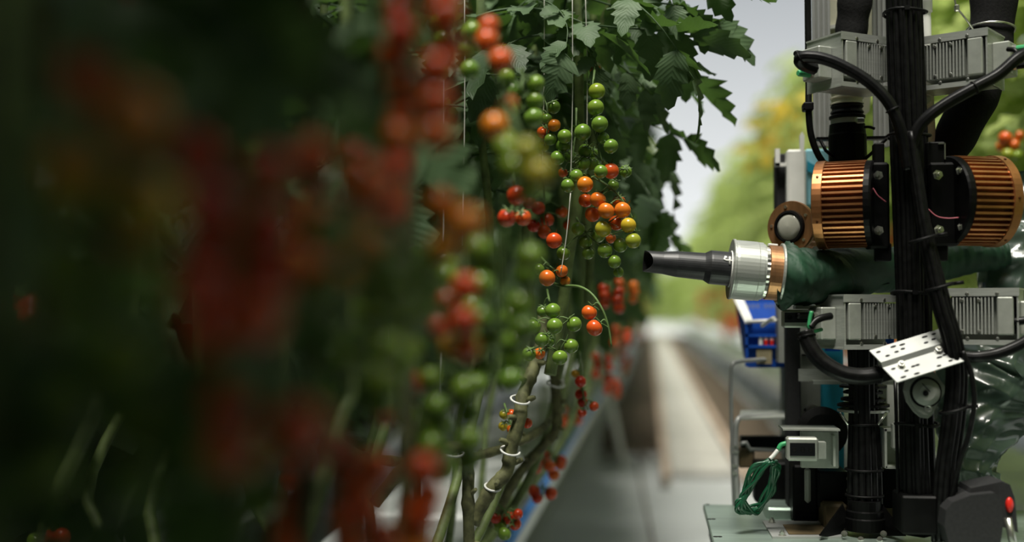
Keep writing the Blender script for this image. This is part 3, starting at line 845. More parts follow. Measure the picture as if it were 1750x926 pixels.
# leaning bare stems at the foot of the row, with clips
def bare(label, pts, r, knots=True, clips=()):
    P = ppath(pts, 6); rg = random.Random(len(label))
    T = thing('bare_stem', label, 'tomato stem', P[0])
    mb = MB(); mb.tube(P, [r * (1 + (.16 if (i % 5 == 0 and knots) else 0) + rg.uniform(-.06, .06)) for i in range(len(P))], 9)
    mb.build('stalk', M['old_stem'], T)
    for i in range(4, len(P) - 2, 5):
        d = Vector((rg.uniform(-1, 1), rg.uniform(-1, .2), rg.uniform(-.3, .8))).normalized()
        m2 = MB(); m2.tube([P[i], P[i] + d * r * 1.7, P[i] + d * r * 2.2], [r * .5, r * .42, r * .3], 6); m2.build('leaf_scar', M['old_stem'], T)
    for (cx, cy, cY, cr) in clips:
        c = at(cx, cy, cY); a2 = Vector((.25, -.35, 1)).normalized(); m3 = MB()
        u = a2.orthogonal().normalized(); w = a2.cross(u)
        ring = [c + (u * math.cos(t) + w * math.sin(t)) * cr for t in [2 * math.pi * q / 18 for q in range(17)]]
        m3.tube(ring, .0021, 6); m3.box(ring[0], (.006, .006, .012))
        m3.build('clip', M['clip'], T)
    return T
bare('thick bare tomato stem with white ring clips, leaning over the white gutter', [(808, 893, 2.04), (838, 838, 2.04), (866, 806, 2.05), (873, 768, 2.05), (888, 715, 2.05), (893, 680, 2.06), (908, 640, 2.08), (922, 600, 2.1), (930, 540, 2.12)], .012,
     clips=((889, 683, 2.05, .017), (872, 770, 2.045, .017), (842, 832, 2.04, .014)))
bare('bare tomato stem slanting behind the clipped one, toward the blue pipe', [(840, 900, 2.35), (880, 820, 2.35), (925, 765, 2.35), (950, 735, 2.35), (952, 690, 2.36), (948, 640, 2.38), (955, 560, 2.4)], .010, clips=((950, 655, 2.36, .018),))
bare('dark bare stem lying low at left of the clipped stem, with one clip', [(640, 860, 1.9), (690, 800, 1.9), (740, 775, 1.9), (790, 765, 1.92), (800, 800, 1.95), (800, 860, 1.95), (803, 960, 1.96), (806, 1050, 1.97)], .010, clips=((772, 770, 1.9, .02),))
bare('thin bare stem crossing low behind the blurred red tomatoes', [(520, 690, 1.75), (600, 770, 1.85), (700, 790, 2.0), (800, 782, 2.1), (900, 750, 2.25), (960, 700, 2.5)], .008)
bare('curved green fruit stalk with red tips, in focus at the lower left', [(556, 720, 2.0), (555, 690, 2.0), (562, 650, 2.0), (578, 626, 2.0), (592, 618, 2.0)], .0032, False)
bare('pale slanting stem blurred across the lower left', [(-15, 470, .62), (60, 560, .62), (120, 640, .64), (175, 730, .66), (200, 800, .66)], .0035, False)
for i, (px, Y, lab) in enumerate(((385, .95, 'dark blurred upright stem at upper left, beside the red column'), (525, .85, 'dark blurred upright stem left of the pale green fruit'),
                                  (462, 1.0, 'dark blurred upright stem behind the tall red column'), (80, .7, 'dark blurred upright stem near the left picture edge'), (690, 1.1, 'blurred upright stem left of the three bright red tomatoes'))):
    bare(lab, [(px - 10, 1000, Y), (px + 6, 760, Y), (px, 520, Y), (px + 12, 300, Y), (px - 3, 100, Y), (px + 4, -120, Y)], .0075)
# trellis strings
for i, (x0, y0, x1, y1, Y) in enumerate(((978, -20, 975, 330, 2.0), (975, 330, 958, 470, 1.99), (794, -20, 790, 420, 1.9), (760, -20, 752, 700, 1.8), (930, -30, 926, 300, 2.05), (1000, -20, 1003, 250, 2.06), (45, -20, 40, 480, 1.7), (660, 100, 664, 620, 1.95))):
    mb = MB(); mb.tube(ppath([(x0, y0, Y), ((x0 + x1) / 2 + 2, (y0 + y1) / 2, Y), (x1, y1, Y)], 4), .0009, 5)
    lab = ('pale trellis string above the orange truss', 'pale trellis string running down beside the thick green stem', 'thin string beside the blurred bright red tomatoes', 'thin string just left of the bright red tomatoes', 'thin string by the green and orange truss', 'thin string down to the big green tomato', 'faint string at the left picture edge', 'thin string between the blurred stems')[i]
    tag(mb.build('trellis_string', M['string']), lab, 'string', 'trellis strings')
# ================================================================== rows further off
def far_plant(x, y, sx, sz, label, group, dark=False, i=0, zb=.385, dz=0):
    T = thing('tomato_plant', label, 'tomato plant', (x, y, zb), group)
    rz = (i * 2.399) % 6.283
    q = Matrix.Rotation(rz, 3, 'Z').to_quaternion()
    f = put('foliage', (DARK if dark else FAR)[i % 3], T, (0, 0, -zb - dz), q, (sx, sx, sz)); f['kind'] = 'stuff'
    put('stem', STEMF, T, (0, 0, 0), None, (1, 1, sz * .9))
i = 0
y = 3.9
while y < 46:
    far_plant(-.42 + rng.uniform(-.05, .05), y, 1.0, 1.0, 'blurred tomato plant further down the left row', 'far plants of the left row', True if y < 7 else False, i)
    i += 1; y += .36 if y < 9 else (.6 if y < 20 else 1.0)
y = .6
while y < 46:
    sz = 0.60 if y < 8.3 else .86
    far_plant(1.26 + rng.uniform(-.06, .06), y, 1.0, sz * rng.uniform(.95, 1.05), 'blurred sunlit tomato plant in the row right of the aisle', 'plants of the right row', False, i, .385, -.25 if y < 8.3 else 0)
    i += 1; y += .40 if y < 9 else (.6 if y < 20 else 1.0)
y = 3.2
while y < 12:
    far_plant(2.6 + rng.uniform(-.1, .1), y, 1.1, .6, 'tomato plant in the second row at far right, seen through gaps', 'plants of the second right row', False, i); i += 1; y += .55
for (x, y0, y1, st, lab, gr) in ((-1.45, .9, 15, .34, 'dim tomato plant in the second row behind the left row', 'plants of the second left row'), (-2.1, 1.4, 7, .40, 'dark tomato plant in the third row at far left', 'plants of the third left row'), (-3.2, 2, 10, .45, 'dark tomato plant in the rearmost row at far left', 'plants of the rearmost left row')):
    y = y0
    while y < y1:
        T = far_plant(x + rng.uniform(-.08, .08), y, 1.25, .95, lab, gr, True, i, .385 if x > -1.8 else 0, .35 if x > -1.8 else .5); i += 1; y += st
for (x, y) in ((-.35, 42), (.05, 42.6), (.45, 42.1), (.85, 42.7), (.1, 38), (.62, 36), (1.0, 40)):
    far_plant(x, y, 1.15, .66, 'blurred plant closing off the far end of the aisle', 'plants at the far end of the aisle', False, i, 0); i += 1
M['leaf_yellow'] = leaf_mat('yellowing_leaf', (.50, .36, .03), (.62, .48, .05), .4, (.75, .58, .06))
YL = [m_.copy() for m_ in LEAF[:3]]
for m_ in YL: m_.materials.clear(); m_.materials.append(M['leaf_yellow'])
T = thing('tomato_plant', 'plant with yellowing leaves in the row right of the aisle, beside the left post', 'tomato plant', at(1350, 260, 7.0) * 1 - Vector((-.15, 0, 1.4)))
put('stem', STEMF, T, (0, 0, 0), None, (1, 1, .5))
for k in range(16):
    p = at(1315 + k * 3.5 + rng.uniform(-6, 6), 268 - k * 7 + rng.uniform(-12, 12), 7.0)
    put('leaf', YL[k % 3], T, p - T.location, Matrix.Rotation(2.5 + k, 3, 'Z').to_quaternion(), .8)
# far trusses, one mesh each (too small to show their parts)
def far_truss_mesh(seed):
    rg = random.Random(seed); mb = MB(); mb.tube([(0, 0, 0), (.005, 0, -.09), (0, .005, -.17)], .003, 5, mat=1)
    for k in range(11):
        c = Vector((rg.uniform(-.025, .025), rg.uniform(-.025, .025), -.015 - .15 * k / 11)); r = rg.uniform(.012, .016)
        V = [c + Vector((math.sin(p) * math.cos(a), math.sin(p) * math.sin(a), math.cos(p))) * r for p in [math.pi * j / 6 for j in range(7)] for a in [2 * math.pi * q / 9 for q in range(9)]]
        F = [(j * 9 + q, (j + 1) * 9 + q, (j + 1) * 9 + (q + 1) % 9, j * 9 + (q + 1) % 9) for j in range(6) for q in range(9)]
        mb.add(V, F, 2 if k > 8 else 0, True)
    M.setdefault('far_orange', mat('far_tomato_orange', (.62, .20, .025), .3, var=.3, scale=20))
    return mb.data('tomato_truss', [M['far_red'], M['rachis'], M['far_orange']])
FT = [far_truss_mesh(k) for k in range(4)]
def far_truss(p, i, lab, gr, s=1.0):
    o = put('tomato_truss', FT[i % 4], None, p, Matrix.Rotation(i * 1.7, 3, 'Z').to_quaternion(), s); tag(o, lab, 'tomato truss', gr)
for k in range(46):
    y = 3.2 + k * .42 + rng.uniform(-.2, .2)
    far_truss((1.18 - rng.uniform(.18, .36), y, rng.uniform(.78, 1.35)), k, 'blurred red truss hanging in the row right of the aisle', 'trusses of the right row', 1.2)
for k in range(16):
    y = 5.2 + k * .7
    far_truss((-.42 + rng.uniform(.15, .36), y, rng.uniform(.72, 1.2)), k, 'blurred red truss far down the left row', 'far trusses of the left row', 1.1)
hero('sharp-coloured orange and yellow truss at the right edge beside the black hose',
     [(1722, 215, 2.9), (1722, 235, 2.88), (1724, 262, 2.88)], [(1718, 236, 22, .78), (1732, 248, 20, .72), (1712, 250, 20, .66), (1722, 264, 20, .3), (1738, 266, 18, .26), (1742, 232, 17, .7)], 2.88, 61)

# ================================================================== the harvesting robot
def frame(u, v, w, o):
    return Matrix(((u.x, v.x, w.x, o.x), (u.y, v.y, w.y, o.y), (u.z, v.z, w.z, o.z), (0, 0, 0, 1)))
def bolt(mb, p, n, r=.006, h=.006):
    n = Vector(n).normalized(); p = Vector(p)
    mb.lathe(p, n, [(0, r * 1.35), (.0012, r * 1.35), (.0012, r), (h, r), (h + .0001, r * .62), (h + .003, r * .55)], 6 if h > .004 else 10)

# ---- base plate on its cart
ZP = .568
T = thing('robot_cart', 'greenish metal base plate of the robot with holes and dark motor blocks', 'robot base', (.42, 2.0, 0))
mb = MB(); mb.box((.44, 2.02, ZP - .006), (.68, .66, .012), bevel=.002); mb.build('base_plate', M['base'], T)
mb = MB(); mb.box((.44, 2.02, ZP - .035), (.66, .62, .045)); mb.build('plate_frame', M['black_m'], T)
for (x, yy) in ((.13, 1.74), (.13, 2.30), (.75, 1.74), (.75, 2.30)):
    mb = MB(); mb.box((x, yy, (ZP - .05 + .12) / 2), (.035, .035, ZP - .05 - .12)); mb.build('leg', M['alu_d'], T)
    mb = MB(); mb.cyl((x - .018, yy, .06), (x + .018, yy, .06), .06, 20); mb.build('wheel', M['dgrey'], T)
    mb = MB(); mb.box((x - .024, yy, .09), (.006, .04, .075)); mb.box((x + .024, yy, .09), (.006, .04, .075)); mb.box((x, yy, .126), (.054, .04, .006)); mb.build('wheel_fork', M['grey'], T)
for (px, py) in ((1209, 862), (1213, 887), (1219, 887), (1223, 917), (1230, 917)):
    d = at(px, py, 2.0) - CAM; p = CAM + d * ((ZP - CAMZ) / d.z)
    mb = MB(); mb.cyl(p - Vector((0, 0, .001)), p + Vector((0, 0, .0006)), .0042, 10); mb.build('bolt_hole', M['black'], T)
for (px, py) in ((1319, 893), (1337, 915)):
    d = at(px, py, 2.0) - CAM; p = CAM + d * ((ZP + .004 - CAMZ) / d.z)
    mb = MB(); bolt(mb, p, (0, 0, 1), .005, .006); mb.build('bolt', M['steel'], T)
def on_plate(px, py, z=ZP):
    d = at(px, py, 2.0) - CAM; return CAM + d * ((z - CAMZ) / d.z)
q = [on_plate(1303, 893), on_plate(1420, 893), on_plate(1440, 921), on_plate(1320, 921)]
mb = MB(); mb.slab(q, (0, 0, 1), .004); mb.build('mount_plate', M['alu_w'], T)
q = [on_plate(1338, 897, ZP + .0045), on_plate(1405, 897, ZP + .0045), on_plate(1412, 913, ZP + .0045), on_plate(1348, 913, ZP + .0045)]
mb = MB(); mb.slab(q, (0, 0, 1), .0012); mb.build('mount_slot', M['brownb'], T)
def motor(x0, y0, x1, y1, Y0, Y1, m='black_m', name='motor_block'):
    mb = MB(); mb.pbox(x0, y0, x1, y1, Y0, Y1, bevel=.004); return mb.build(name, M[m], T)
motor(1398, 806, 1452, 868, 2.14, 2.24); motor(1506, 800, 1545, 872, 2.10, 2.22)
motor(1355, 795, 1398, 892, 2.16, 2.28, 'black_m'); motor(1376, 800, 1386, 860, 2.11, 2.125, 'grey', 'flat_bar')
motor(1408, 862, 1450, 908, 2.10, 2.2, 'brownb', 'brown_block'); motor(1500, 862, 1545, 905, 2.10, 2.2, 'brownb', 'brown_block')
motor(1310, 868, 1360, 890, 2.2, 2.3, 'base', 'bracket')
for sx in (-1, 1):
    a = at(1475 + sx * 34, 862, 2.06); b = at(1475 + sx * 74, 916, 2.0)
    mb = MB(); mb.slab([a, b, at(1475 + sx * 40, 916, 2.04), at(1475 + sx * 24, 890, 2.06)], (0, 1, 0), .01); mb.build('gusset', M['black_m'], T)
for (px, py) in ((1443, 912), (1510, 912), (1452, 818), (1452, 838), (1503, 815), (1502, 836), (1471, 922), (1504, 922)):
    mb = MB(); bolt(mb, at(px, py, 2.02 if py > 900 else 2.085), (-.3, -1, .3), .004, .004); mb.build('bolt', M['steel'], T)

# ---- main mast: a post wrapped in upright cables
T = thing('robot_mast', 'tall black mast wrapped in upright cables, the thickest post of the robot', 'mast', at(1572, 912, 1.96))
def mx(py): return 1546 + 27 * py / 926
mb = MB(); mb.tube([at(mx(p), p, 1.985) for p in (-260, 200, 460, 700, 914)], .026, 4); mb.build('post', M['black_m'], T)
rg = random.Random(5)
cab = [(-27, 1.985, 4.6), (-21, 1.965, 5), (-13.5, 1.952, 5), (-6, 1.947, 4.2), (1, 1.944, 5), (8.5, 1.946, 4.4), (15, 1.951, 5), (22, 1.962, 5), (27, 1.983, 4.6)]
for (dx, Y, r) in cab:
    w = rg.uniform(0, 6)
    pts = [at(mx(p) + dx + 1.8 * math.sin(p / 140 + w), p, Y + .002 * math.sin(p / 90 + w * 2)) for p in range(-276, 912, 54)]
    mb = MB(); mb.tube(smooth_path(pts, 3), mm(r, 1.95), 8); mb.build('upright_cable', M['cable'], T)
for py in (22, 232, 500, 724):
    c = at(mx(py), py, 1.972); mb = MB()
    mb.tube([c + Vector((math.cos(a) * .034, math.sin(a) * .031, .002 * math.sin(a * 2))) for a in [2 * math.pi * k / 20 for k in range(21)]], .0026, 6)
    mb.box(c + Vector((-.004, -.034, 0)), (.008, .006, .007)); mb.build('cable_tie', M['black'], T)
mb = MB(); mb.pbox(1541, 848, 1603, 914, 1.925, 2.0, bevel=.003); mb.build('mast_shoe', M['black_m'], T)
mb = MB(); mb.tube(ppath([(1536, 900, 1.965), (1533, 760, 1.965), (1530, 650, 1.965)], 3), .003, 6); mb.build('edge_cable', M['cable'], T)

# ---- cable harness falling beside the mast on its right
T = thing('cable_harness', 'black cable harness curving down along the right side of the mast', 'cable harness', at(1625, 880, 1.94))
for (o, r, dy) in ((-12, 5, 0), (-5, 5.5, -.008), (2.5, 5, -.012), (9, 4.5, -.008), (15, 4, 0)):
    mb = MB(); mb.tube(ppath([(1556 + o * .35, 225, 1.935 + dy), (1566 + o * .5, 300, 1.93 + dy), (1578 + o * .6, 380, 1.92 + dy), (1592 + o * .8, 450, 1.915 + dy), (1608 + o, 520, 1.91 + dy), (1626 + o, 580, 1.91 + dy), (1634 + o * 1.1, 640, 1.92 + dy), (1628 + o * 1.2, 720, 1.925 + dy), (1617 + o * 1.2, 800, 1.93 + dy), (1612 + o * 1.3, 880, 1.935 + dy), (1612 + o * 1.3, 925, 1.94 + dy)], 5), mm(r, 1.92), 8)
    mb.build('cable', M['cable'], T)
for (px, py) in ((1578, 408), (1606, 490), (1630, 700)):
    c = at(px, py, 1.915); mb = MB()
    mb.tube([c + Vector((math.cos(a) * .021, math.sin(a) * .02, .006 * math.cos(a))) for a in [2 * math.pi * k / 16 for k in range(17)]], .0026, 6)
    mb.tube([c + Vector((.018, -.008, .005)), c + Vector((.034, -.012, .007))], .003, 6); mb.build('cable_tie', M['black'], T)
mb = MB(); mb.tube(ppath([(1645, 600, 1.9), (1660, 640, 1.9), (1665, 690, 1.9), (1655, 745, 1.9), (1640, 790, 1.91), (1625, 860, 1.92)], 6), .0042, 7)
tag(mb.build('single_cable', M['cable']), 'single thin black cable looping over the clear film at right', 'cable')

# ---- finned light units, fins toward the camera
def light_unit(label, px, py, Y, sgn, alpha, conn_lo=False):
    """px, py: mast-side lower corner of the bracket; sgn -1 reaches left, +1 reaches right"""
    a = R(alpha); o = at(px, py, Y)
    u = Vector((sgn * math.cos(a), -math.sin(a), 0)); w = Vector((-sgn * math.sin(a), -math.cos(a), 0)); v = Vector((0, 0, 1))
    T = thing('light_unit', label, 'light unit', o, 'finned light units of the robot')
    rot = Matrix((u, v, w)).transposed()
    def bx(name, u0, u1, v0, v1, w0, w1, m, bev=0.0, par=T):
        mb = MB(); mb.box(o + u * ((u0 + u1) / 2) + v * ((v0 + v1) / 2) + w * ((w0 + w1) / 2), (abs(u1 - u0), abs(v1 - v0), abs(w1 - w0)), rot, 0, bev)
        return mb.build(name, m, par)
    bx('back_plate', 0, .104, .004, .088, -.032, -.029, M['alu_d'])
    bx('top_flange', .0, .108, .088, .091, -.075, .012, M['alu'])
    bx('top_lip', .0, .108, .078, .091, .011, .013, M['alu'])
    bx('bottom_flange', -.004, .108, 0, .003, -.05, .012, M['alu'])
    bx('bottom_lip', -.004, .108, .0, .008, .011, .013, M['alu'])
    bx('outer_cheek', .104, .1065, .0, .091, -.075, .012, M['alu'])
    hs = bx('heat_sink', .002, .098, .017, .076, -.028, .0, M['alu_d'])
    fm = MB(); fm.box((0, 0, 0), (.0024, .059, .013), rot); fme = fm.data('fin', M['alu'])
    for k in range(13):
        put('fin', fme, hs, o + u * (.0035 + k * .0054) + v * .0465 + w * .0063 - world_loc(hs))
    bx('side_block', .0745, .099, .016, .077, -.002, .014, M['alu_d'], .002)
    bx('connector_block', .106, .134, .016, .070, -.055, -.012, M['alu_d'], .002)
    for (vv, mm_, ln) in ((.024, M['green_plug'], .024), (.056, M['cable'], .03)) if conn_lo else ((.058, M['green_plug'], .024), (.030, M['cable'], .03)):
        p = o + u * .134 + v * vv + w * (-.030)
        mb = MB(); mb.lathe(p, u, [(0, .0065), (.005, .0065), (.005, .0052), (.008, .0052)], 10); n = mb.build('connector', M['steel'], T)
        mb = MB(); mb.lathe(p + u * .006, u, [(0, .0056), (ln * .9, .0056), (ln, .004)], 10); mb.build('plug', mm_, n)
    for (uu, vv, ww) in ((.022, .0715, .0135), (.048, .0715, .0135), (.022, .0215, .0135), (.048, .0215, .0135), (.03, .082, .013), (.075, .082, .013), (.03, .010, .013), (.075, .010, .013)):
        mb = MB(); mb.lathe(o + u * uu + v * vv + w * (ww - .0015), w, [(0, .003), (.002, .003), (.0024, .0018)], 8); mb.build('screw', M['steel'], T)
    return T
light_unit('upper left finned light unit, under the black hose with the cable arcing over it', 1514, 158, 2.035, -1, 33, True)
light_unit('upper right finned light unit with a green plug, beside the white pipe', 1581, 157, 2.03, 1, 33, False)
light_unit('lower left finned light unit, above the thick looping cable', 1531, 596, 2.03, -1, 24, True)
light_unit('lower right finned light unit in front of the clear film', 1622, 588, 1.985, 1, 22, False)

# ---- copper finned drums
def drum(label, px, py, Y, dirv, L, rad, px_cap=True):
    ax = Vector(dirv).normalized(); c = at(px, py, Y)
    T = thing('copper_drum', label, 'finned motor', c - Vector((0, 0, rad)), 'copper finned drums of the robot')
    mb = MB(); mb.lathe(c, ax, [(0, rad * .90), (L, rad * .90)], 40); mb.build('core', M['copper_d'], T)  # darker core puts the shade between the fins into its colour
    u = ax.orthogonal().normalized()
    if abs(u.z) > .5: pass
    w = ax.cross(u); n = 46
    fm = None
    for k in range(n):
        a = 2 * math.pi * k / n; d = u * math.cos(a) + w * math.sin(a); tn = ax.cross(d)
        rot = Matrix((ax, d, tn)).transposed()
        mb = MB(); mb.box(c + ax * (L / 2) + d * rad * .95, (L, rad * .12, rad * .05), rot, 0); mb.build('fin', M['copper'], T)
    mb = MB(); mb.lathe(c + ax * L, ax, [(-.001, rad * 1.0), (.0, rad * 1.035), (.015, rad * 1.035), (.0165, rad * .98), (.0165, rad * .3), (.020, rad * .28)], 48); mb.build('end_ring', M['copper'], T)
    mb = MB(); mb.lathe(c, ax, [(-.012, rad * .60), (-.012, rad * .97), (-.009, rad * 1.0), (0, rad * 1.0)], 40); mb.build('end_plate', M['black_m'], T)
    for k in range(6):
        a = 2 * math.pi * k / 6 + .3; d = u * math.cos(a) + w * math.sin(a)
        mb = MB(); mb.lathe(c + ax * (L + .007) + d * rad * 1.03, d, [(0, .0022), (.0016, .0022), (.002, .001)], 8); mb.build('rivet', M['copper_d'], T)
    return T, c, ax, u, w
TL, c, ax, u, w = drum('left copper finned drum above the green sleeve', 1484, 348, 2.01, (-.955, .30, 0), .066, .0725)
def bolts_on(T, pts, Y, n):
    for (px, py) in pts:
        mb = MB(); p = at(px, py, Y); bolt(mb, p, n, .0062, .007); mb.build('nut', M['steel'], T)
mb = MB(); mb.pbox(1484, 277, 1521, 424, 1.985, 2.03, bevel=.004); mb.pbox(1494, 244, 1512, 290, 1.99, 2.01, bevel=.002); mb.pbox(1496, 415, 1524, 446, 1.99, 2.005, bevel=.002); mb.build('mount_bracket', M['black_m'], TL)
bolts_on(TL, ((1478, 297), (1501, 300), (1480, 393), (1502, 394)), 1.978, (-.45, -1, .05))
mb = MB(); mb.tube(ppath([(1481, 316, 1.975), (1492, 322, 1.972), (1500, 334, 1.97), (1514, 345, 1.975)], 5), .0011, 5); mb.build('pink_wire', M['pink'], TL)
TR, c, ax, u, w = drum('right copper finned drum in front of the clear film', 1626, 343, 1.995, (.955, .30, 0), .066, .0735)
mb = MB(); mb.pbox(1588, 277, 1640, 420, 1.965, 2.01, bevel=.004); mb.pbox(1584, 242, 1616, 290, 1.97, 1.99, bevel=.002); mb.pbox(1600, 410, 1621, 446, 1.97, 1.985, bevel=.002); mb.build('mount_bracket', M['black_m'], TR)
mb = MB(); mb.pbox(1604, 244, 1616, 246, 1.966, 1.972); mb.pbox(1614, 244, 1616, 272, 1.966, 1.972); mb.build('bright_edge', M['steel'], TR)
bolts_on(TR, ((1602, 299), (1641, 292), (1604, 393), (1644, 388)), 1.952, (.25, -1, .05))
mb = MB(); mb.tube(ppath([(1585, 356, 1.96), (1600, 369, 1.955), (1618, 373, 1.953), (1638, 372, 1.95)], 5), .0011, 5); mb.build('pink_wire', M['pink'], TR)

# ---- round bronze lamp behind the left drum
ax = Vector((-.62, -.80, .02)).normalized(); c = at(1352, 388, 2.12)
T = thing('bronze_lamp', 'round bronze lamp with an oval glass, behind the green sleeve', 'lamp', c - Vector((0, 0, .045)))
mb = MB(); mb.lathe(c - ax * .06, ax, [(0, .036), (.055, .036)], 36, rib=1, ribk=-.07); mb.build('ribbed_body', M['copper'], T)
mb = MB(); mb.lathe(c, ax, [(-.008, .038), (-.008, .046), (.0, .047), (.004, .046), (.004, .028)], 40); mb.build('flange', M['bronze'], T)
mb = MB(); mb.lathe(c, ax, [(.003, .030), (.010, .029), (.011, .025), (.004, .024)], 36); mb.build('seal_ring', M['black'], T)
mb = MB(); mb.lathe(c, ax, [(.004, .0243), (.008, .0235), (.0115, .017), (.0125, .0)], 32, smooth=True); mb.build('glass', M['glass'], T)
u = ax.orthogonal().normalized(); w = ax.cross(u)
for k in range(5):
    a = 2 * math.pi * k / 5 + .5
    mb = MB(); mb.lathe(c + ax * .004 + (u * math.cos(a) + w * math.sin(a)) * .037, ax, [(0, .003), (.002, .003)], 8); mb.build('screw', M['steel'], T)

# ---- arm: nozzle, end ring, green sleeve
a0, a1 = at(1100, 446, 1.985), at(1247, 459.5, 1.995)
ax = (a1 - a0).normalized(); Ln = (a1 - a0).length
T = thing('suction_picker', 'robot arm in a green cloth sleeve ending in a black suction nozzle', 'robot arm', at(1520, 470, 2.16))
sc = Ln / 147.0
mb = MB()
seg = 40; u = Vector((0, 0, 1)); u = (u - ax * u.dot(ax)).normalized(); w = ax.cross(u)
prof = [(0, 18.3), (33, 19.3), (57, 22.3), (103, 23.5), (105, 24.5), (113, 28.8), (116, 29), (149, 29)]
V, F = [], []
def ring_pts(d, r, cut=False):
    out = []
    for k in range(seg):
        a = 2 * math.pi * k / seg
        dd = d
        if cut: dd = d + 15 * max(0, math.sin(a)) ** 1.3   # opening cut back on the side toward the camera
        out.append(a0 + ax * (dd * sc) + (u * math.cos(a) + w * math.sin(a)) * (r * sc))
    return out
sgnw = 1 if w.y < 0 else -1
if sgnw < 0: w = -w
V += ring_pts(0, 18.3, True)
for (d, r) in prof[1:]: V += ring_pts(d, r)
inn = len(V)
V += ring_pts(.3, 15.8, True); V += ring_pts(60, 15.5)
nr = len(prof)
for i in range(nr - 1):
    for k in range(seg): F.append((i * seg + k, i * seg + (k + 1) % seg, (i + 1) * seg + (k + 1) % seg, (i + 1) * seg + k))
for k in range(seg):
    k2 = (k + 1) % seg
    F.append((k, inn + k, inn + k2, k2))
F.append(tuple(range((nr - 1) * seg, nr * seg)))
mb.add(V, F, 0, False)
for k in range(seg):
    k2 = (k + 1) % seg; mb.f.append((inn + k, inn + seg + k, inn + seg + k2, inn + k2)); mb.m.append(1); mb.s.append(True)
mb.f.append(tuple(range(inn + seg, inn + 2 * seg))[::-1]); mb.m.append(1); mb.s.append(False)
noz = mb.build('nozzle', [M['nozzle'], M['black']], T)  # black inner faces paint the shade inside the opening
# white lettering-like mark on the collar: a hooked stroke with a dot
pc = a0 + ax * (136 * sc)
def on_collar(d, ang, r=29.15): return a0 + ax * (d * sc) + (u * math.cos(ang) + w * math.sin(ang)) * (r * sc)
mb = MB()
mb.tube([on_collar(133.5, .98), on_collar(133.5, 1.08), on_collar(136, 1.12), on_collar(147.5, 1.12)], .0018, 5)
mb.tube([on_collar(142.5, .85), on_collar(142.5, 1.0), on_collar(142.5, 1.35)], .0018, 5)
mb.lathe(on_collar(135.5, .88, 29), (u * math.cos(.88) + w * math.sin(.88)), [(0, .0024), (.0006, .0024)], 10)
mb.build('white_mark', M['white'], noz)
def arm_ring(name, prof, m, rib=0, ribk=0, seg=48):
    mb = MB(); mb.lathe(a0, ax, [(d * sc, r * sc) for d, r in prof], seg, rib=rib, ribk=ribk); return mb.build(name, m, T)
arm_ring('front_seal', [(146.5, 31), (148, 31.5), (149.5, 31.5)], M['white'])
arm_ring('metal_ring', [(148, 34), (148, 51), (149.5, 52), (152, 52), (153, 50), (157, 50.5), (190, 50.5), (191, 50), (199, 50), (199.5, 47.5), (203, 47.5)], M['alu'])
arm_ring('inner_ring', [(202, 44), (211, 44)], M['steel'], 1, -.04, 60)
arm_ring('bronze_ring', [(209, 45.5), (210, 46.5), (230, 46.5), (231, 45.5)], M['bronze'])
arm_ring('rear_flange', [(230, 50), (231, 51.5), (234, 51.5), (235, 50)], M['alu'])
mb = MB(); p = a0 + ax * (215 * sc) + u * (47 * sc) + w * (6 * sc); mb.box(p, (.016, .012, .004), Matrix((ax, w, u)).transposed(), 0, .001); mb.build('ring_clamp', M['white'], T)
# cloth sleeve
def loft(name, path, m, parent, seg=44, folds=None, k=7, closed_caps=True):
    """path: (px, py, Y, half height in px, depth ratio); folds(theta, s, i)->relative offset"""
    P = [at(p[0], p[1], p[2]) for p in path]
    n0 = len(P)
    S = smooth_path(P, k); n = len(S)
    rr = np.interp(np.linspace(0, n0 - 1, n), np.arange(n0), [mm(p[3], p[2]) for p in path])
    dr = np.interp(np.linspace(0, n0 - 1, n), np.arange(n0), [p[4] for p in path])
    V, F = [], []
    for i in range(n):
        t = (S[min(i + 1, n - 1)] - S[max(i - 1, 0)]).normalized()
        side = Vector((0, 1, 0)); side = (side - t * side.dot(t)).normalized(); up = t.cross(side).normalized()
        if up.z < 0 and abs(t.z) < .7: up = -up
        for q in range(seg):
            a = 2 * math.pi * q / seg
            f = 1 + (folds(a, i / (n - 1), i) if folds else 0)
            V.append(S[i] + up * (math.cos(a) * rr[i] * f) + side * (math.sin(a) * rr[i] * dr[i] * f))
    for i in range(n - 1):
        for q in range(seg): F.append((i * seg + q, i * seg + (q + 1) % seg, (i + 1) * seg + (q + 1) % seg, (i + 1) * seg + q))
    mb = MB(); mb.add(V, F, 0, True)
    if closed_caps:
        mb.f.append(tuple(range(seg))); mb.m.append(0); mb.s.append(False)
        mb.f.append(tuple(range((n - 1) * seg, n * seg))); mb.m.append(0); mb.s.append(False)
    return mb.build(name, m, parent)
def cloth(a, s, i):
    fr = max(0., 1 - s * 1.6)
    return .06 * (1 - abs(math.sin(a * 3 + s * 30 + 1.3 * math.sin(a)))) ** 2 * (.3 + fr) + .09 * (1 - abs(math.sin(s * 21 + 1.1 * math.sin(a + 1)))) ** 3 * (.35 + .65 * math.sin(a * 1.5 + s * 8) ** 2) - .05 + .055 * math.sin(a * 2 + s * 9) * math.sin(s * 15 + 1) + .05 * math.sin(a * 5 + s * 22) * (1 - s) + .035 * math.sin(s * 60 + 3 * math.sin(a)) * (.6 + .4 * math.cos(a * 2)) + (.20 * max(0, -math.cos(a)) ** 3 * math.exp(-((s - .16) / .07) ** 2))
sl = loft('sleeve', [(1331, 468, 2.01, 50, 1.0), (1342, 469, 2.01, 52, 1.0), (1362, 472, 2.02, 49, 1.0), (1395, 474, 2.04, 47, 1.0), (1440, 468, 2.09, 44, 1), (1490, 462, 2.14, 40, 1), (1545, 458, 2.18, 36, 1), (1600, 452, 2.21, 33, 1)], M['green_cloth'], T, folds=cloth, k=10)
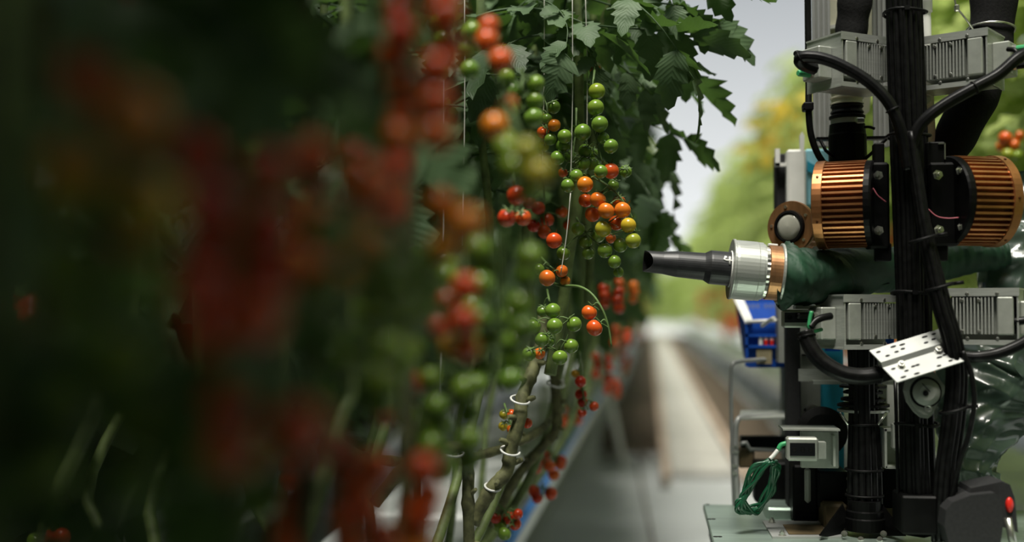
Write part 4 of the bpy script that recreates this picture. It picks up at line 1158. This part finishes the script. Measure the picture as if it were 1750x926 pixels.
def ruched(a, s, i): return .06 * math.sin(s * 46) * (.6 + .4 * math.sin(a + s * 5)) + .03 * math.sin(a * 4)
loft('upper_sleeve', [(1590, 452, 2.215, 31, 1), (1625, 445, 2.22, 30, 1), (1660, 440, 2.22, 26, 1), (1700, 434, 2.22, 25, 1), (1720, 430, 2.22, 22, 1)], M['green_cloth'], T, folds=ruched, k=10)
mb = MB(); mb.tube(ppath([(1360, 512, 2.0), (1400, 512, 2.02), (1450, 498, 2.07), (1520, 484, 2.12)], 6), .0009, 5); mb.build('seam', M['black'], sl)
# wrapped elbow in clear film
def wrapf(a, s, i):
    h = a * 1.0 + s * 3.2
    r1 = 1 - abs(math.sin(h * 3 + 1.2 * math.sin(s * 7)))
    r2 = 1 - abs(math.sin(h * 5.5 + 2 * math.sin(s * 11 + 1)))
    return .11 * r1 ** 2 + .055 * r2 ** 2 + .035 * math.sin(s * 26 + a * 2) - .08
T = thing('wrapped_arm', 'robot elbow wrapped in shiny wrinkled greenish clear film at the right edge', 'wrapped arm', at(1690, 840, 2.3))
loft('film_wrap', [(1790, 545, 2.36, 50, 1), (1768, 575, 2.35, 95, .9), (1730, 615, 2.32, 112, .8), (1695, 665, 2.28, 98, .8), (1672, 715, 2.25, 74, .8), (1660, 760, 2.22, 52, .85), (1652, 800, 2.2, 46, .9), (1656, 840, 2.2, 50, .9), (1660, 880, 2.2, 48, .9)], M['wrap'], T, seg=96, folds=wrapf, k=14)
loft('film_sleeve', [(1765, 300, 2.30, 34, 1), (1760, 370, 2.29, 48, 1), (1745, 425, 2.27, 52, 1), (1728, 480, 2.26, 52, 1), (1730, 540, 2.28, 50, 1), (1742, 590, 2.31, 46, 1)], M['wrap'], T, seg=80, folds=wrapf, k=12)

# ---- thick cables
def thick(label, pts, r, name='thick_cable', ties=()):
    P = ppath(pts, 8)
    T = thing(name, label, 'cable', P[-1], 'thick cables of the robot')
    mb = MB(); mb.tube(P, mm(r, 1.97), 24, rib=8, ribk=.07); mb.build('jacket', M['cable'], T)
    for i in ties:
        c = P[i]; d = (P[i + 1] - P[i - 1]).normalized(); uu = d.orthogonal().normalized(); ww = d.cross(uu); q = mm(r, 1.97) * 1.07
        mb = MB(); mb.tube([c + (uu * math.cos(a) + ww * math.sin(a)) * q for a in [2 * math.pi * k / 14 for k in range(15)]], .0018, 5); mb.build('cable_tie', M['black'], T)
    return T
thick('thick black cable arcing over the upper left light unit', [(1392, 118, 1.97), (1374, 112, 1.955), (1366, 102, 1.945), (1376, 97, 1.94), (1405, 100, 1.935), (1440, 113, 1.93), (1482, 138, 1.925), (1515, 170, 1.92), (1533, 205, 1.92), (1543, 240, 1.925), (1552, 290, 1.93)], 9.5, ties=(20, 60))
thick('thick black cable swinging down to the mast from the upper right edge', [(1762, 88, 1.94), (1738, 100, 1.93), (1705, 128, 1.925), (1665, 150, 1.92), (1620, 175, 1.92), (1588, 198, 1.92), (1568, 222, 1.925), (1556, 260, 1.93)], 9.5, ties=(24,))
thick('thick black cable looping below the lower left light unit', [(1376, 566, 1.93), (1384, 590, 1.925), (1402, 615, 1.92), (1432, 635, 1.915), (1465, 643, 1.915), (1500, 640, 1.92), (1530, 630, 1.94)], 13, ties=(3, 40))
thick('thick black cable running right from the slotted plate', [(1640, 608, 1.93), (1670, 610, 1.92), (1705, 604, 1.92), (1740, 590, 1.92), (1770, 572, 1.92)], 8.5)
# upright cable on the left extrusion
T = thing('clipped_cable', 'single black cable running up the left aluminium post, held by a clip', 'cable', at(1405, 285, 2.1))
mb = MB(); mb.tube(ppath([(1378, -260, 2.12), (1380, -40, 2.12), (1381, 60, 2.12), (1382, 140, 2.11), (1382, 190, 2.1), (1386, 230, 2.1), (1397, 262, 2.1), (1412, 285, 2.1)], 6), mm(5.6, 2.1), 10); mb.build('jacket', M['cable'], T)
mb = MB(); mb.pbox(1373, 174, 1391, 188, 2.09, 2.115, bevel=.002); mb.pbox(1371, 181, 1376, 184, 2.085, 2.095); mb.build('clip', M['black'], T)
# plug leads
def lead(label, pts, r, m):
    mb = MB(); mb.tube(ppath(pts, 6), r, 8); tag(mb.build('plug_lead', M[m]), label, 'cable', 'plug leads of the light units')
lead('short black lead from the lower right light unit to the picture edge', [(1722, 549, 1.95), (1740, 549, 1.94), (1765, 545, 1.94)], .0065, 'cable')
lead('short black lead from the lower left light unit', [(1420, 540, 1.955), (1405, 543, 1.945), (1393, 549, 1.94), (1384, 560, 1.935)], .006, 'cable')
lead('pale green lead hooked beside the small grey camera', [(1404, 563, 1.955), (1390, 566, 1.94), (1383, 560, 1.935), (1384, 546, 1.935), (1387, 532, 1.935)], .0032, 'green_plug')
lead('thin black lead from the upper right plug', [(1722, 84, 1.95), (1734, 86, 1.94), (1740, 95, 1.935)], .004, 'cable')

# ---- upper machinery behind the light units
def extrusion(label, px0, px1, Y, y0, y1, group='aluminium posts of the robot'):
    xm = (px0 + px1) / 2; c = at(xm, 100, Y); wd = mm(px1 - px0, Y)
    zt, zb = at(xm, y0, Y).z, at(xm, y1, Y).z
    T = thing('aluminium_post', label, 'post', (c.x, c.y, zb), group)
    n = 3; mb = MB()
    mb.box((c.x, c.y + wd * .3, (zt + zb) / 2), (wd * .92, wd * .5, zt - zb)); mb.build('core', M['grey'], T)
    for k in range(n + 1):
        x = c.x - wd / 2 + wd * k / n
        mb = MB(); mb.box((x, c.y, (zt + zb) / 2), (wd * .19, wd * .25, zt - zb), bevel=.0008); mb.build('rib', M['alu_w'], T)
    return T
extrusion('left grooved aluminium post, next to the clipped cable', 1391, 1416, 2.2, -260, 250)
extrusion('grooved aluminium post just left of the black mast', 1494, 1518, 2.18, -260, 250)
T = thing('white_pipe', 'white pipe with a collar right of the black mast', 'pipe', at(1588, 250, 2.1))
mb = MB(); mb.tube([at(1574, -260, 2.1), at(1581, 60, 2.1), at(1589, 250, 2.1)], .0105, 16); mb.build('tube', M['white'], T)
mb = MB(); mb.tube([at(1579, -30, 2.1), at(1580, 21, 2.1)], .0135, 16); mb.build('collar', M['white'], T)
mb = MB(); mb.pbox(1578, 160, 1584, 250, 2.06, 2.08); mb.build('bright_strip', M['steel'], T)
mb = MB(); bolt(mb, at(1583, 170, 2.05), (0, -1, 0), .006); mb.build('bolt', M['steel'], T)
T = thing('bellows_joint', 'black bellows joint with a cream ribbed neck above the left drum', 'bellows joint', at(1448, 290, 2.12))
c0 = at(1447, 150, 2.12); dz = Vector((.004, 0, -1))
def pz(py): return (c0.z - at(1447, py, 2.12).z)
S = mm(1, 2.12)
mb = MB(); pr = []
for k in range(4):
    b = 140 + k * 10
    pr += [(pz(b), 25 * S), (pz(b + 6), 25 * S), (pz(b + 7), 27.5 * S), (pz(b + 9), 27.5 * S)]
mb.lathe(c0, dz, pr, 30); mb.build('cream_neck', M['cream'], T)
mb = MB(); mb.lathe(c0, dz, [(pz(179), 25 * S), (pz(183), 27 * S), (pz(187), 24 * S), (pz(193), 27.5 * S), (pz(196), 25 * S), (pz(199), 29.5 * S), (pz(203), 29.5 * S), (pz(204), 26 * S)], 30); mb.build('rubber_bellows', M['black'], T)
mb = MB(); mb.lathe(c0, dz, [(pz(204), 27 * S), (pz(213), 27 * S)], 30); mb.build('hose_band', M['alu_d'], T)
mb = MB(); mb.box(at(1470, 206, 2.08), (.014, .01, .010), bevel=.002); mb.build('band_screw', M['steel'], T)
mb = MB(); mb.lathe(c0, dz, [(pz(213), 29 * S), (pz(229), 30 * S), (pz(232), 31 * S), (pz(290), 31.5 * S)], 30); mb.build('housing', M['black_m'], T)
mb = MB(); mb.tube(ppath([(1478, 217, 2.09), (1486, 217, 2.08), (1495, 220, 2.08)], 4), .0025, 6); mb.build('tie_tail', M['black'], T)
mb = MB(); mb.pbox(1396, 233, 1520, 238, 2.13, 2.15); mb.build('cross_bar', M['black_m'], T)
for (x0, y0, x1, y1) in ((1402, 240, 1424, 268), (1516, 236, 1478, 272)):
    mb = MB(); mb.tube([at(x0, y0, 2.11), at((x0 + x1) / 2 - 2, (y0 + y1) / 2 + 3, 2.1), at(x1, y1, 2.1)], .003, 7); mb.build('stay', M['black_m'], T)
T = thing('white_housing', 'pale rounded housing behind the upper left light unit', 'housing', at(1440, 190, 2.3))
mb = MB(); mb.slab([at(1412, -40, 2.26), at(1500, -40, 2.26), at(1496, 60, 2.26), at(1486, 190, 2.26), at(1452, 215, 2.26), at(1416, 190, 2.26), at(1408, 60, 2.26)], (0, 1, 0), .05); mb.build('shell', M['cream'], T)
mb = MB(); mb.slab([at(1412, 44, 2.25), at(1440, 40, 2.25), at(1440, 46, 2.25), at(1412, 50, 2.25)], (0, 1, 0), .01); mb.build('shell_edge', M['white'], T)
def hosef(a, s, i): return .035 * math.sin(s * 34 + 1.5 * math.sin(a)) + .03 * math.sin(a * 3 + s * 8)
T = thing('fabric_hose', 'thick black fabric hose rising behind the upper left light unit', 'hose', at(1452, 160, 2.14), 'black fabric hoses')
loft('hose_cover', [(1480, -260, 2.14, 30, 1), (1468, -70, 2.14, 29, 1), (1461, 0, 2.14, 28, 1), (1456, 50, 2.14, 26, 1), (1450, 100, 2.14, 24, 1), (1447, 145, 2.14, 20, 1)], M['fabric_b'], T, folds=hosef)
T = thing('fabric_hose', 'thick black fabric hose bending down behind the upper right light unit', 'hose', at(1610, 290, 2.12), 'black fabric hoses')
loft('hose_cover', [(1706, -260, 2.14, 38, 1), (1700, -70, 2.14, 38, 1), (1697, 0, 2.14, 37, 1), (1693, 55, 2.13, 35, 1), (1684, 110, 2.12, 36, 1), (1664, 170, 2.11, 38, 1), (1638, 225, 2.1, 34, 1), (1618, 265, 2.1, 28, 1), (1605, 300, 2.1, 24, 1)], M['fabric_b'], T, folds=hosef, k=9)
mb = MB(); c = at(1693, 52, 2.13)
mb.tube([c + Vector((math.cos(a) * .040, math.sin(a) * .040, .006 * math.cos(a + 2.0))) for a in [2 * math.pi * k / 24 for k in range(25)]], .0022, 6); mb.build('wire_clasp', M['steel'], T)
mb = MB(); mb.tube(ppath([(1630, -20, 2.08), (1634, 10, 2.08), (1644, 24, 2.08), (1655, 38, 2.08), (1664, 52, 2.085)], 5), .0018, 6)
mb.box(at(1635, 14, 2.08), (.008, .008, .012), bevel=.002); mb.build('hanging_wire', M['steel'], T)
T = thing('equipment_case', 'white and light blue equipment case left of the copper drum', 'equipment case', at(1362, 370, 2.35))
mb = MB(); mb.pbox(1345, 255, 1378, 372, 2.30, 2.40, bevel=.004); mb.build('white_side', M['white'], T)
mb = MB(); mb.pbox(1376, 254, 1420, 352, 2.32, 2.42, bevel=.004); mb.build('blue_side', M['cyan'], T)
mb = MB(); mb.slab([at(1380, 275, 2.315), at(1402, 288, 2.315), at(1402, 302, 2.315), at(1380, 292, 2.315)], (0, 1, 0), .004); mb.build('blue_mark', M['teal'], T)
mb = MB(); mb.pbox(1326, 262, 1346, 356, 2.33, 2.38, bevel=.003); mb.build('black_side', M['dgrey'], T)
mb = MB(); mb.pbox(1325, 254, 1333, 284, 2.31, 2.325); mb.pbox(1325, 278, 1347, 284, 2.31, 2.325); mb.build('white_handle', M['white'], T)
mb = MB(); mb.slab([at(1368, 258, 2.3), at(1374, 258, 2.3), at(1375, 232, 2.3), at(1371, 225, 2.3), at(1367, 232, 2.3)], (0, 1, 0), .012); mb.build('white_tab', M['white'], T)
mb = MB(); mb.pbox(1330, 356, 1420, 620, 2.36, 2.42); mb.build('rear_column', M['grey'], T)

# ---- lower machinery
T = thing('lift_column', 'grey and teal lift column behind the thick looping cable', 'lift column', at(1410, 850, 2.3))
mb = MB(); mb.pbox(1366, 573, 1402, 735, 2.26, 2.275); mb.build('grey_plate', M['grey'], T)
mb = MB(); mb.pbox(1400, 560, 1442, 812, 2.27, 2.34); mb.build('teal_panel', M['teal'], T)
mb = MB(); mb.pbox(1496, 560, 1516, 812, 2.26, 2.30); mb.build('grey_plate', M['grey'], T)
mb = MB(); mb.pbox(1516, 640, 1536, 735, 2.32, 2.34); mb.build('white_panel', M['white'], T)
mb = MB(); mb.pbox(1345, 538, 1369, 872, 2.22, 2.26, bevel=.002); mb.build('black_post', M['dgrey'], T)
mb = MB(); mb.pbox(1365, 631, 1535, 652, 2.20, 2.206); mb.pbox(1390, 651, 1535, 657, 2.17, 2.23); mb.build('cross_plate', M['alu'], T)
mb = MB(); mb.pbox(1370, 605, 1390, 608, 2.255, 2.262); mb.build('slot', M['black'], T)
mb = MB(); bolt(mb, at(1388, 700, 2.258), (0, -1, 0), .008, .005); mb.build('bolt', M['steel'], T)
mb = MB(); mb.lathe(at(1388, 700, 2.259), (0, -1, 0), [(0, .011), (.002, .011)], 16); mb.build('washer', M['alu_w'], T)
for dx in (-12, 12):
    mb = MB(); mb.lathe(at(1388 + dx, 700, 2.259), (0, -1, 0), [(0, .003), (.001, .003)], 10); mb.build('hole', M['black'], T)
mb = MB(); mb.pbox(1412, 575, 1436, 600, 2.24, 2.26); mb.pbox(1510, 568, 1528, 588, 2.2, 2.24); mb.build('blue_block', M['blue'], T)
mb = MB(); mb.lathe(at(1404, 738, 2.18), (0, -1, .2), [(0, .045), (.012, .045), (.016, .03)], 30); mb.build('pulley', M['black'], T)
T = thing('upright_cable_bundle', 'black bundle of cables rising through ribbed collars, left of the mast', 'cable bundle', at(1475, 905, 2.05))
def tx(py): return 1474 + 4 * (py - 600) / 300
for (dx, Y, r) in ((-21, 2.07, 6), (-12, 2.055, 6), (-3, 2.05, 6), (7, 2.05, 6), (16, 2.055, 6), (23, 2.07, 6)):
    mb = MB(); mb.tube(smooth_path([at(tx(p) + dx * (1 + .12 * math.sin(p / 60)), p, Y) for p in range(575, 900, 36)], 3), mm(r, 2.05), 8); mb.build('cable', M['cable'], T)
mb = MB(); mb.tube([at(tx(p), p, 2.085) for p in (575, 700, 900)], .024, 12); mb.build('core', M['black'], T)
for (py, wd, m) in ((662, 38, 'black'), (672, 32, 'black_m'), (684, 36, 'black'), (694, 42, 'black'), (703, 42, 'alu')):
    c = at(tx(py), py, 2.09)
    mb = MB(); mb.lathe(c, (0, 0, 1), [(0, mm(wd, 2.09)), (.004, mm(wd, 2.09)), (.006, mm(wd - 6, 2.09))], 28); mb.build('collar', M[m], T)
for sx in (-1, 1):
    mb = MB(); mb.tube([at(1475 + sx * 40, 705, 2.06), at(1475 + sx * 25, 726, 2.05)], .0025, 6); mb.build('stay', M['steel'], T)
mb = MB(); mb.lathe(at(1478, 905, 2.06), (0, 0, 1), [(0, .034), (.02, .034), (.022, .031), (.032, .031), (.034, .027), (.05, .027)], 28); mb.build('foot_collar', M['black_m'], T)
for py in (724, 802, 846):
    c = at(tx(py), py, 2.072)
    mb = MB(); mb.tube([c + Vector((math.cos(a) * .031, math.sin(a) * .028, 0)) for a in [2 * math.pi * k / 18 for k in range(19)]], .0024, 6); mb.build('cable_tie', M['black'], T)

def small_camera(label, x0, y0, x1, y1, Y, win):
    T = thing('depth_camera', label, 'camera', at((x0 + x1) / 2, y1, Y), 'small grey depth cameras')
    mb = MB(); mb.pbox(x0, y0, x1, y1, Y, Y + .028, bevel=.003); b = mb.build('case', M['alu_d'], T)
    mb = MB(); mb.pbox(win[0], win[1], win[2], win[3], Y - .0012, Y + .002); mb.build('window', M['lens'], T)
    xm, ym = (win[0] + win[2]) / 2, (win[1] + win[3]) / 2
    for dx in (-14, 0, 14):
        mb = MB(); mb.lathe(at(xm + dx, ym, Y - .001), (0, -1, 0), [(0, .0042), (.0008, .0042), (.0010, .003), (.0004, .0)], 14); mb.build('lens', M['black'], T)
    return T
T = small_camera('small grey camera with a black window just under the green sleeve', 1338, 529, 1392, 560, 2.0, (1341, 534, 1386, 551))
mb = MB(); mb.pbox(1360, 522, 1400, 528, 2.02, 2.06); mb.pbox(1392, 522, 1402, 574, 2.03, 2.04); mb.build('bracket', M['alu_d'], T)
T = small_camera('small grey camera with a black window low beside the green cables', 1345, 748, 1399, 788, 2.0, (1350, 757, 1393, 779))
mb = MB(); mb.pbox(1338, 733, 1436, 736, 2.02, 2.09); mb.pbox(1368, 736, 1434, 800, 2.06, 2.068, bevel=.002); mb.pbox(1399, 756, 1412, 784, 1.998, 2.02); mb.pbox(1424, 745, 1428, 797, 2.035, 2.06); mb.build('bracket', M['alu_d'], T)
T = thing('side_bracket', 'grey sheet bracket between the cable trunk and the mast', 'bracket', at(1525, 802, 2.08))
mb = MB(); mb.pbox(1512, 733, 1545, 737, 2.05, 2.1); mb.pbox(1512, 733, 1516, 800, 2.05, 2.1); mb.pbox(1514, 797, 1550, 801, 2.05, 2.1); mb.pbox(1516, 738, 1550, 797, 2.09, 2.095); mb.build('sheet', M['alu_d'], T)
mb = MB(); mb.pbox(1527, 720, 1550, 772, 2.03, 2.06, bevel=.006); mb.build('pale_block', M['grey'], T)

# ---- slotted plate in front of the mast
q = [at(1485, 604, 1.915), at(1604, 567, 1.945), at(1652, 614, 1.90), at(1533, 653, 1.87)]
T = thing('slotted_plate', 'pale aluminium plate with slots and two bolts, tilted in front of the mast', 'plate', q[3])
eu = (q[1] - q[0]); ev = (q[3] - q[0]); nn = eu.cross(ev).normalized()
if nn.y > 0: nn = -nn
def pq(s, t, h=0): return q[0] + eu * s + ev * t + nn * h
mb = MB()
secs = [(0, 0), (.38, 0), (.47, .010), (.60, .010), (.66, 0), (1.0, 0)]
secs = [(0, .007), (.42, .007), (.50, .0), (1.0, .0)]
V = []; th = .0022
for (t, h) in secs:
    for s in (0, 1): V += [pq(s, t, h), pq(s, t, h - th)]
F = []
for i in range(len(secs) - 1):
    a, b = 4 * i, 4 * i + 4
    F += [(a, a + 2, b + 2, b), (a + 1, b + 1, b + 3, a + 3), (a, b, b + 1, a + 1), (a + 2, a + 3, b + 3, b + 2)]
F += [(0, 1, 3, 2), (len(V) - 4, len(V) - 2, len(V) - 1, len(V) - 3)]
mb.add(V, F); mb.build('sheet', M['alu_w'], T)
def slot(s, t, h, l=.006, wd=.0028):
    c = pq(s, t, h + .0002); a = eu.normalized() * l; b = (ev - eu.normalized() * ev.dot(eu.normalized())).normalized() * wd
    mb = MB(); mb.slab([c + a * math.cos(k * .5236) * .5 + b * math.sin(k * .5236) * .5 for k in range(12)], nn, .0004); mb.build('slot', M['black'], T)
for (s, t) in ((.08, .12), (.30, .10), (.42, .12), (.38, .24), (.28, .27), (.75, .10), (.88, .10), (.82, .24), (.70, .27), (.14, .30), (.93, .30)):
    slot(s, t, .007, .008 if int(s * 100) % 3 else .0105, .0038)
for (s, t) in ((.10, .62), (.22, .78), (.34, .72), (.40, .72), (.12, .92), (.30, .94), (.62, .92), (.72, .70), (.80, .68), (.80, .88), (.93, .62), (.95, .86)):
    slot(s, t, 0, .008 if int(s * 100) % 3 else .0105, .0038)
for (s, t) in ((.22, .60), (.78, .52)):
    mb = MB(); bolt(mb, pq(s, t, 0), nn, .0055, .006); mb.build('bolt', M['steel'], T)
T = thing('clamp_handle', 'grey rounded clamp lever below the slotted plate', 'clamp', at(1582, 715, 1.92))
out = [(1552, 650), (1548, 668), (1553, 688), (1566, 706), (1576, 714), (1586, 715), (1594, 708), (1602, 690), (1614, 672), (1615, 660), (1606, 648), (1598, 636), (1575, 632), (1560, 640)]
mb = MB(); mb.slab([at(x, y_, 1.915) for x, y_ in out], (0, 1, 0), .022); mb.slab([at(1582 + (x - 1582) * .86, 672 + (y_ - 672) * .86, 1.909) for x, y_ in out], (0, 1, 0), .008); mb.build('lever_body', M['grey'], T)
mb = MB(); mb.lathe(at(1582, 670, 1.912), (0, -1, 0), [(0, .021), (.006, .021), (.009, .018), (.013, .012), (.013, .006)], 28); mb.build('hub', M['grey'], T)
mb = MB(); mb.lathe(at(1582, 670, 1.9085), (0, -1, 0), [(0, .0245), (.0008, .0245), (.0008, .0205)], 28); mb.build('hub_shading', M['black'], T)  # black ring added as painted shading around the hub
mb = MB(); mb.lathe(at(1582, 672, 1.8985), (0, -1, 0), [(0, .0045), (.0006, .0045)], 14); mb.build('bore', M['black'], T)
mb = MB(); mb.lathe(at(1586, 698, 1.909), (0, -1, 0), [(0, .006), (.0015, .006), (.0016, .004), (.0008, .003)], 16); mb.build('rivet', M['steel'], T)
mb = MB(); mb.tube(ppath([(1576, 655, 1.899), (1588, 668, 1.899), (1598, 680, 1.905)], 4), .0008, 5); mb.build('seam', M['black'], T)

# ---- green cable coil, grip, crate, tube stand
T = thing('green_cable_coil', 'coil of dark green cables hanging onto the base plate', 'cable coil', at(1290, 880, 2.05))
rg = random.Random(9)
mb = MB(); mb.tube(ppath([(1345, 757, 2.02), (1335, 760, 2.02), (1330, 768, 2.02)], 4), .004, 8); mb.build('plug', M['green_plug'], T)
mb = MB(); mb.tube(ppath([(1330, 768, 2.02), (1322, 778, 2.02), (1316, 784, 2.02)], 4), .0035, 6); mb.build('white_tie', M['white'], T)
for k in range(9):
    j = lambda s=9: rg.uniform(-s * 1.3, s * 1.3)
    b = rg.uniform(0, 1)
    pts = [(1318 + j(5), 786 + j(3), 2.02 + j(1) * .004), (1300 + j() - 12 * b, 806 + j(), 2.02), (1278 + j(8) - 5 * b, 838 + j(6), 2.03), (1262 + j(5) + 14 * b, 862 + j(4), 2.03), (1268 + j(4) + 22 * b, 877 + j(2), 2.05), (1292 + j(8), 870 + j(5), 2.07), (1310 + j(8) + 10 * b, 845 + j(8), 2.06), (1326 + j(6), 812 + j(8), 2.05), (1325 + j(4), 790 + j(3), 2.03)]
    mb = MB(); mb.tube(ppath(pts, 7), .0026 + .0006 * (k % 2), 7); mb.build('cable_loop', M['green_cable'], T)
T = thing('hand_grip', 'dark grey grip box with a red button at the lower right corner', 'grip', at(1680, 930, 1.9))
mb = MB(); mb.slab([at(x, y_, 1.88) for x, y_ in ((1617, 872), (1628, 858), (1660, 846), (1700, 842), (1712, 850), (1714, 900), (1708, 940), (1650, 946), (1622, 930), (1614, 900))], (0, 1, 0), .09); mb.build('body', M['dgrey'], T)
mb = MB(); mb.slab([at(x, y_, 1.90) for x, y_ in ((1655, 848), (1660, 834), (1712, 823), (1726, 828), (1734, 850), (1740, 910), (1712, 900), (1704, 846))], (0, 1, 0), .07); mb.build('cover', M['dgrey'], T)
mb = MB(); mb.lathe(at(1722, 862, 1.905), (.3, -.95, .1), [(0, .008), (.006, .008), (.009, .006), (.0095, .0)], 20, smooth=True); rb = mb.build('red_button', M['red'], T)
rb.scale = (.8, 1, 1.5)
rb.location = Vector(rb.location)
mb = MB(); mb.tube([at(1722, 885, 1.885), at(1738, 960, 1.885)], .006, 10); mb.build('chrome_bar', M['steel'], T)
rb_me = rb.data
cc = np.zeros(len(rb_me.vertices) * 3); rb_me.vertices.foreach_get('co', cc); cc = cc.reshape(-1, 3); m0 = cc.mean(0)
rb_me.vertices.foreach_set('co', (cc - m0).ravel()); rb.location = Vector(m0)

T = thing('blue_crate', 'blue plastic harvest crate with a white folded rim behind the arm', 'crate', at(1310, 628, 2.45))
def crate_pt(px, py, Y): return at(px, py, Y)
fb = [(1263, 552), (1352, 550), (1350, 628), (1276, 626)]
bk = .20
F0 = [at(1272, 552, 2.42), at(1400, 552, 2.42), at(1392, 628, 2.42), at(1279, 628, 2.42)]      # front wall
back = [at(1256, 513, 2.66), at(1372, 510, 2.66), at(1366, 606, 2.62), at(1270, 606, 2.62)]
mb = MB(); th = .006
def wall(a, b, c, d, n): mb.slab([a, b, c, d], n, th)
wall(F0[0], F0[1], F0[2], F0[3], (0, 1, 0)); wall(back[0], back[1], back[2], back[3], (0, -1, 0))
wall(F0[0], back[0], back[3], F0[3], (1, 0, 0)); wall(F0[1], back[1], back[2], F0[2], (-1, 0, 0)); wall(F0[3], F0[2], back[2], back[3], (0, 0, 1))
mb.build('body', M['blue'], T)
for i, py in enumerate((573, 592)):
    mb = MB(); a, b = at(1273, py, 2.415), at(1398, py, 2.415); mb.box((a + b) / 2, ((b - a).length, .010, .006)); mb.build('rib', M['blue'], T)
for px in (1276, 1330):
    mb = MB(); mb.box(at(px, 590, 2.415), (.006, .010, .085)); mb.build('rib', M['blue'], T)
for k, px in enumerate((1300, 1309, 1319, 1333, 1341)):
    mb = MB(); mb.pbox(px - 3, 573, px + 3, 590, 2.412, 2.421); mb.build('opening', M['white'], T)
    if k in (1, 2, 3):
        mb = MB(); mb.pbox(px - 3, 581, px + 3, 590, 2.410, 2.413); mb.build('red_glimpse', M['red'], T)
mb = MB(); mb.pbox(1293, 597, 1319, 622, 2.412, 2.419); mb.build('tan_panel', M['tan'], T)
rimP = [at(1276, 550, 2.41), at(1318, 548, 2.41), at(1400, 546, 2.41)]
mb = MB(); mb.tube(rimP, .004, 8); mb.slab([at(1254, 513, 2.665), at(1270, 513, 2.665), at(1286, 549, 2.415), at(1273, 553, 2.415)], (0, 0, 1), .004); mb.build('white_rim', M['white'], T)
bw = [at(1262, 512, 2.652), at(1345, 508, 2.652), at(1345, 556, 2.652), at(1268, 556, 2.652)]
mb = MB(); mb.slab(bw, (0, 1, 0), .006); mb.build('back_wall', M['blue'], T)
for r_ in range(2):
    for k in range(6):
        mb = MB(); mb.pbox(1277 + k * 8 + (6 if k > 2 else 0) + r_ * 4, 520 + r_ * 18, 1281 + k * 8 + (6 if k > 2 else 0) + r_ * 4, 529 + r_ * 18, 2.648, 2.653); mb.build('vent_hole', M['grey'], T)
mb = MB(); mb.tube(ppath([(1302, 557, 2.38), (1310, 551, 2.36), (1322, 543, 2.3)], 3), .004, 7); mb.build('white_tag', M['white'], T)
T = thing('crate_stand', 'dark stand carrying the blue crate', 'stand', (at(1330, 628, 2.5).x, 2.55, 0))
zz = at(1320, 628, 2.5).z; xx = at(1345, 640, 2.5).x
mb = MB(); mb.box((xx + .02, 2.56, zz / 2), (.05, .05, zz)); mb.build('leg', M['grey'], T)
mb = MB(); mb.box((xx + .02, 2.56, .02), (.3, .3, .04)); mb.build('foot', M['grey'], T)

T = thing('tube_frame', 'bent aluminium tube frame left of the robot, below the blue crate', 'tube frame', at(1252, 815, 2.36))
mb = MB(); mb.tube(ppath([(1256, 880, 2.36), (1252, 800, 2.36), (1250, 720, 2.36), (1249, 650, 2.36), (1251, 625, 2.36), (1260, 618, 2.37), (1290, 615, 2.4), (1350, 612, 2.45)], 6), .0042, 9); mb.build('rear_tube', M['alu_w'], T)
mb = MB(); mb.tube(ppath([(1262, 880, 2.33), (1258, 800, 2.33), (1257, 745, 2.33), (1259, 722, 2.33), (1268, 713, 2.34), (1300, 712, 2.37), (1356, 710, 2.42)], 6), .0055, 9); mb.build('front_tube', M['alu_w'], T)
mb = MB(); mb.slab([at(1266, 704, 2.45), at(1350, 704, 2.45), at(1356, 716, 2.35), at(1262, 718, 2.33)], (0, 0, 1), .004); mb.build('shelf', M['alu_d'], T)
for py in (762, 772, 795, 808):
    mb = MB(); bolt(mb, at(1257, py, 2.33), (0, -1, 0), .005, .004); mb.build('nut', M['steel'], T)
mb = MB(); mb.pbox(1262, 768, 1290, 800, 2.36, 2.4, bevel=.004); mb.build('joint_block', M['brownb'], T)
mb = MB(); mb.tube([at(1263, 758, 2.35), at(1275, 756, 2.35), at(1282, 768, 2.36), at(1345, 770, 2.38)], .004, 7); mb.build('lower_bar', M['alu_w'], T)
T = thing('chain_guard', 'dark finned chain guard behind the green cables', 'chain guard', at(1315, 770, 2.42))
for k in range(16):
    mb = MB(); mb.pbox(1268 + k * 5.2, 746, 1271 + k * 5.2, 768, 2.40, 2.43); mb.build('link', M['dgrey'], T)
mb = MB(); mb.pbox(1266, 748, 1352, 766, 2.42, 2.46); mb.build('guard_body', M['black_m'], T)
mb = MB(); mb.pbox(1290, 790, 1352, 860, 2.3, 2.36, bevel=.004); mb.build('dark_box', M['black_m'], T)
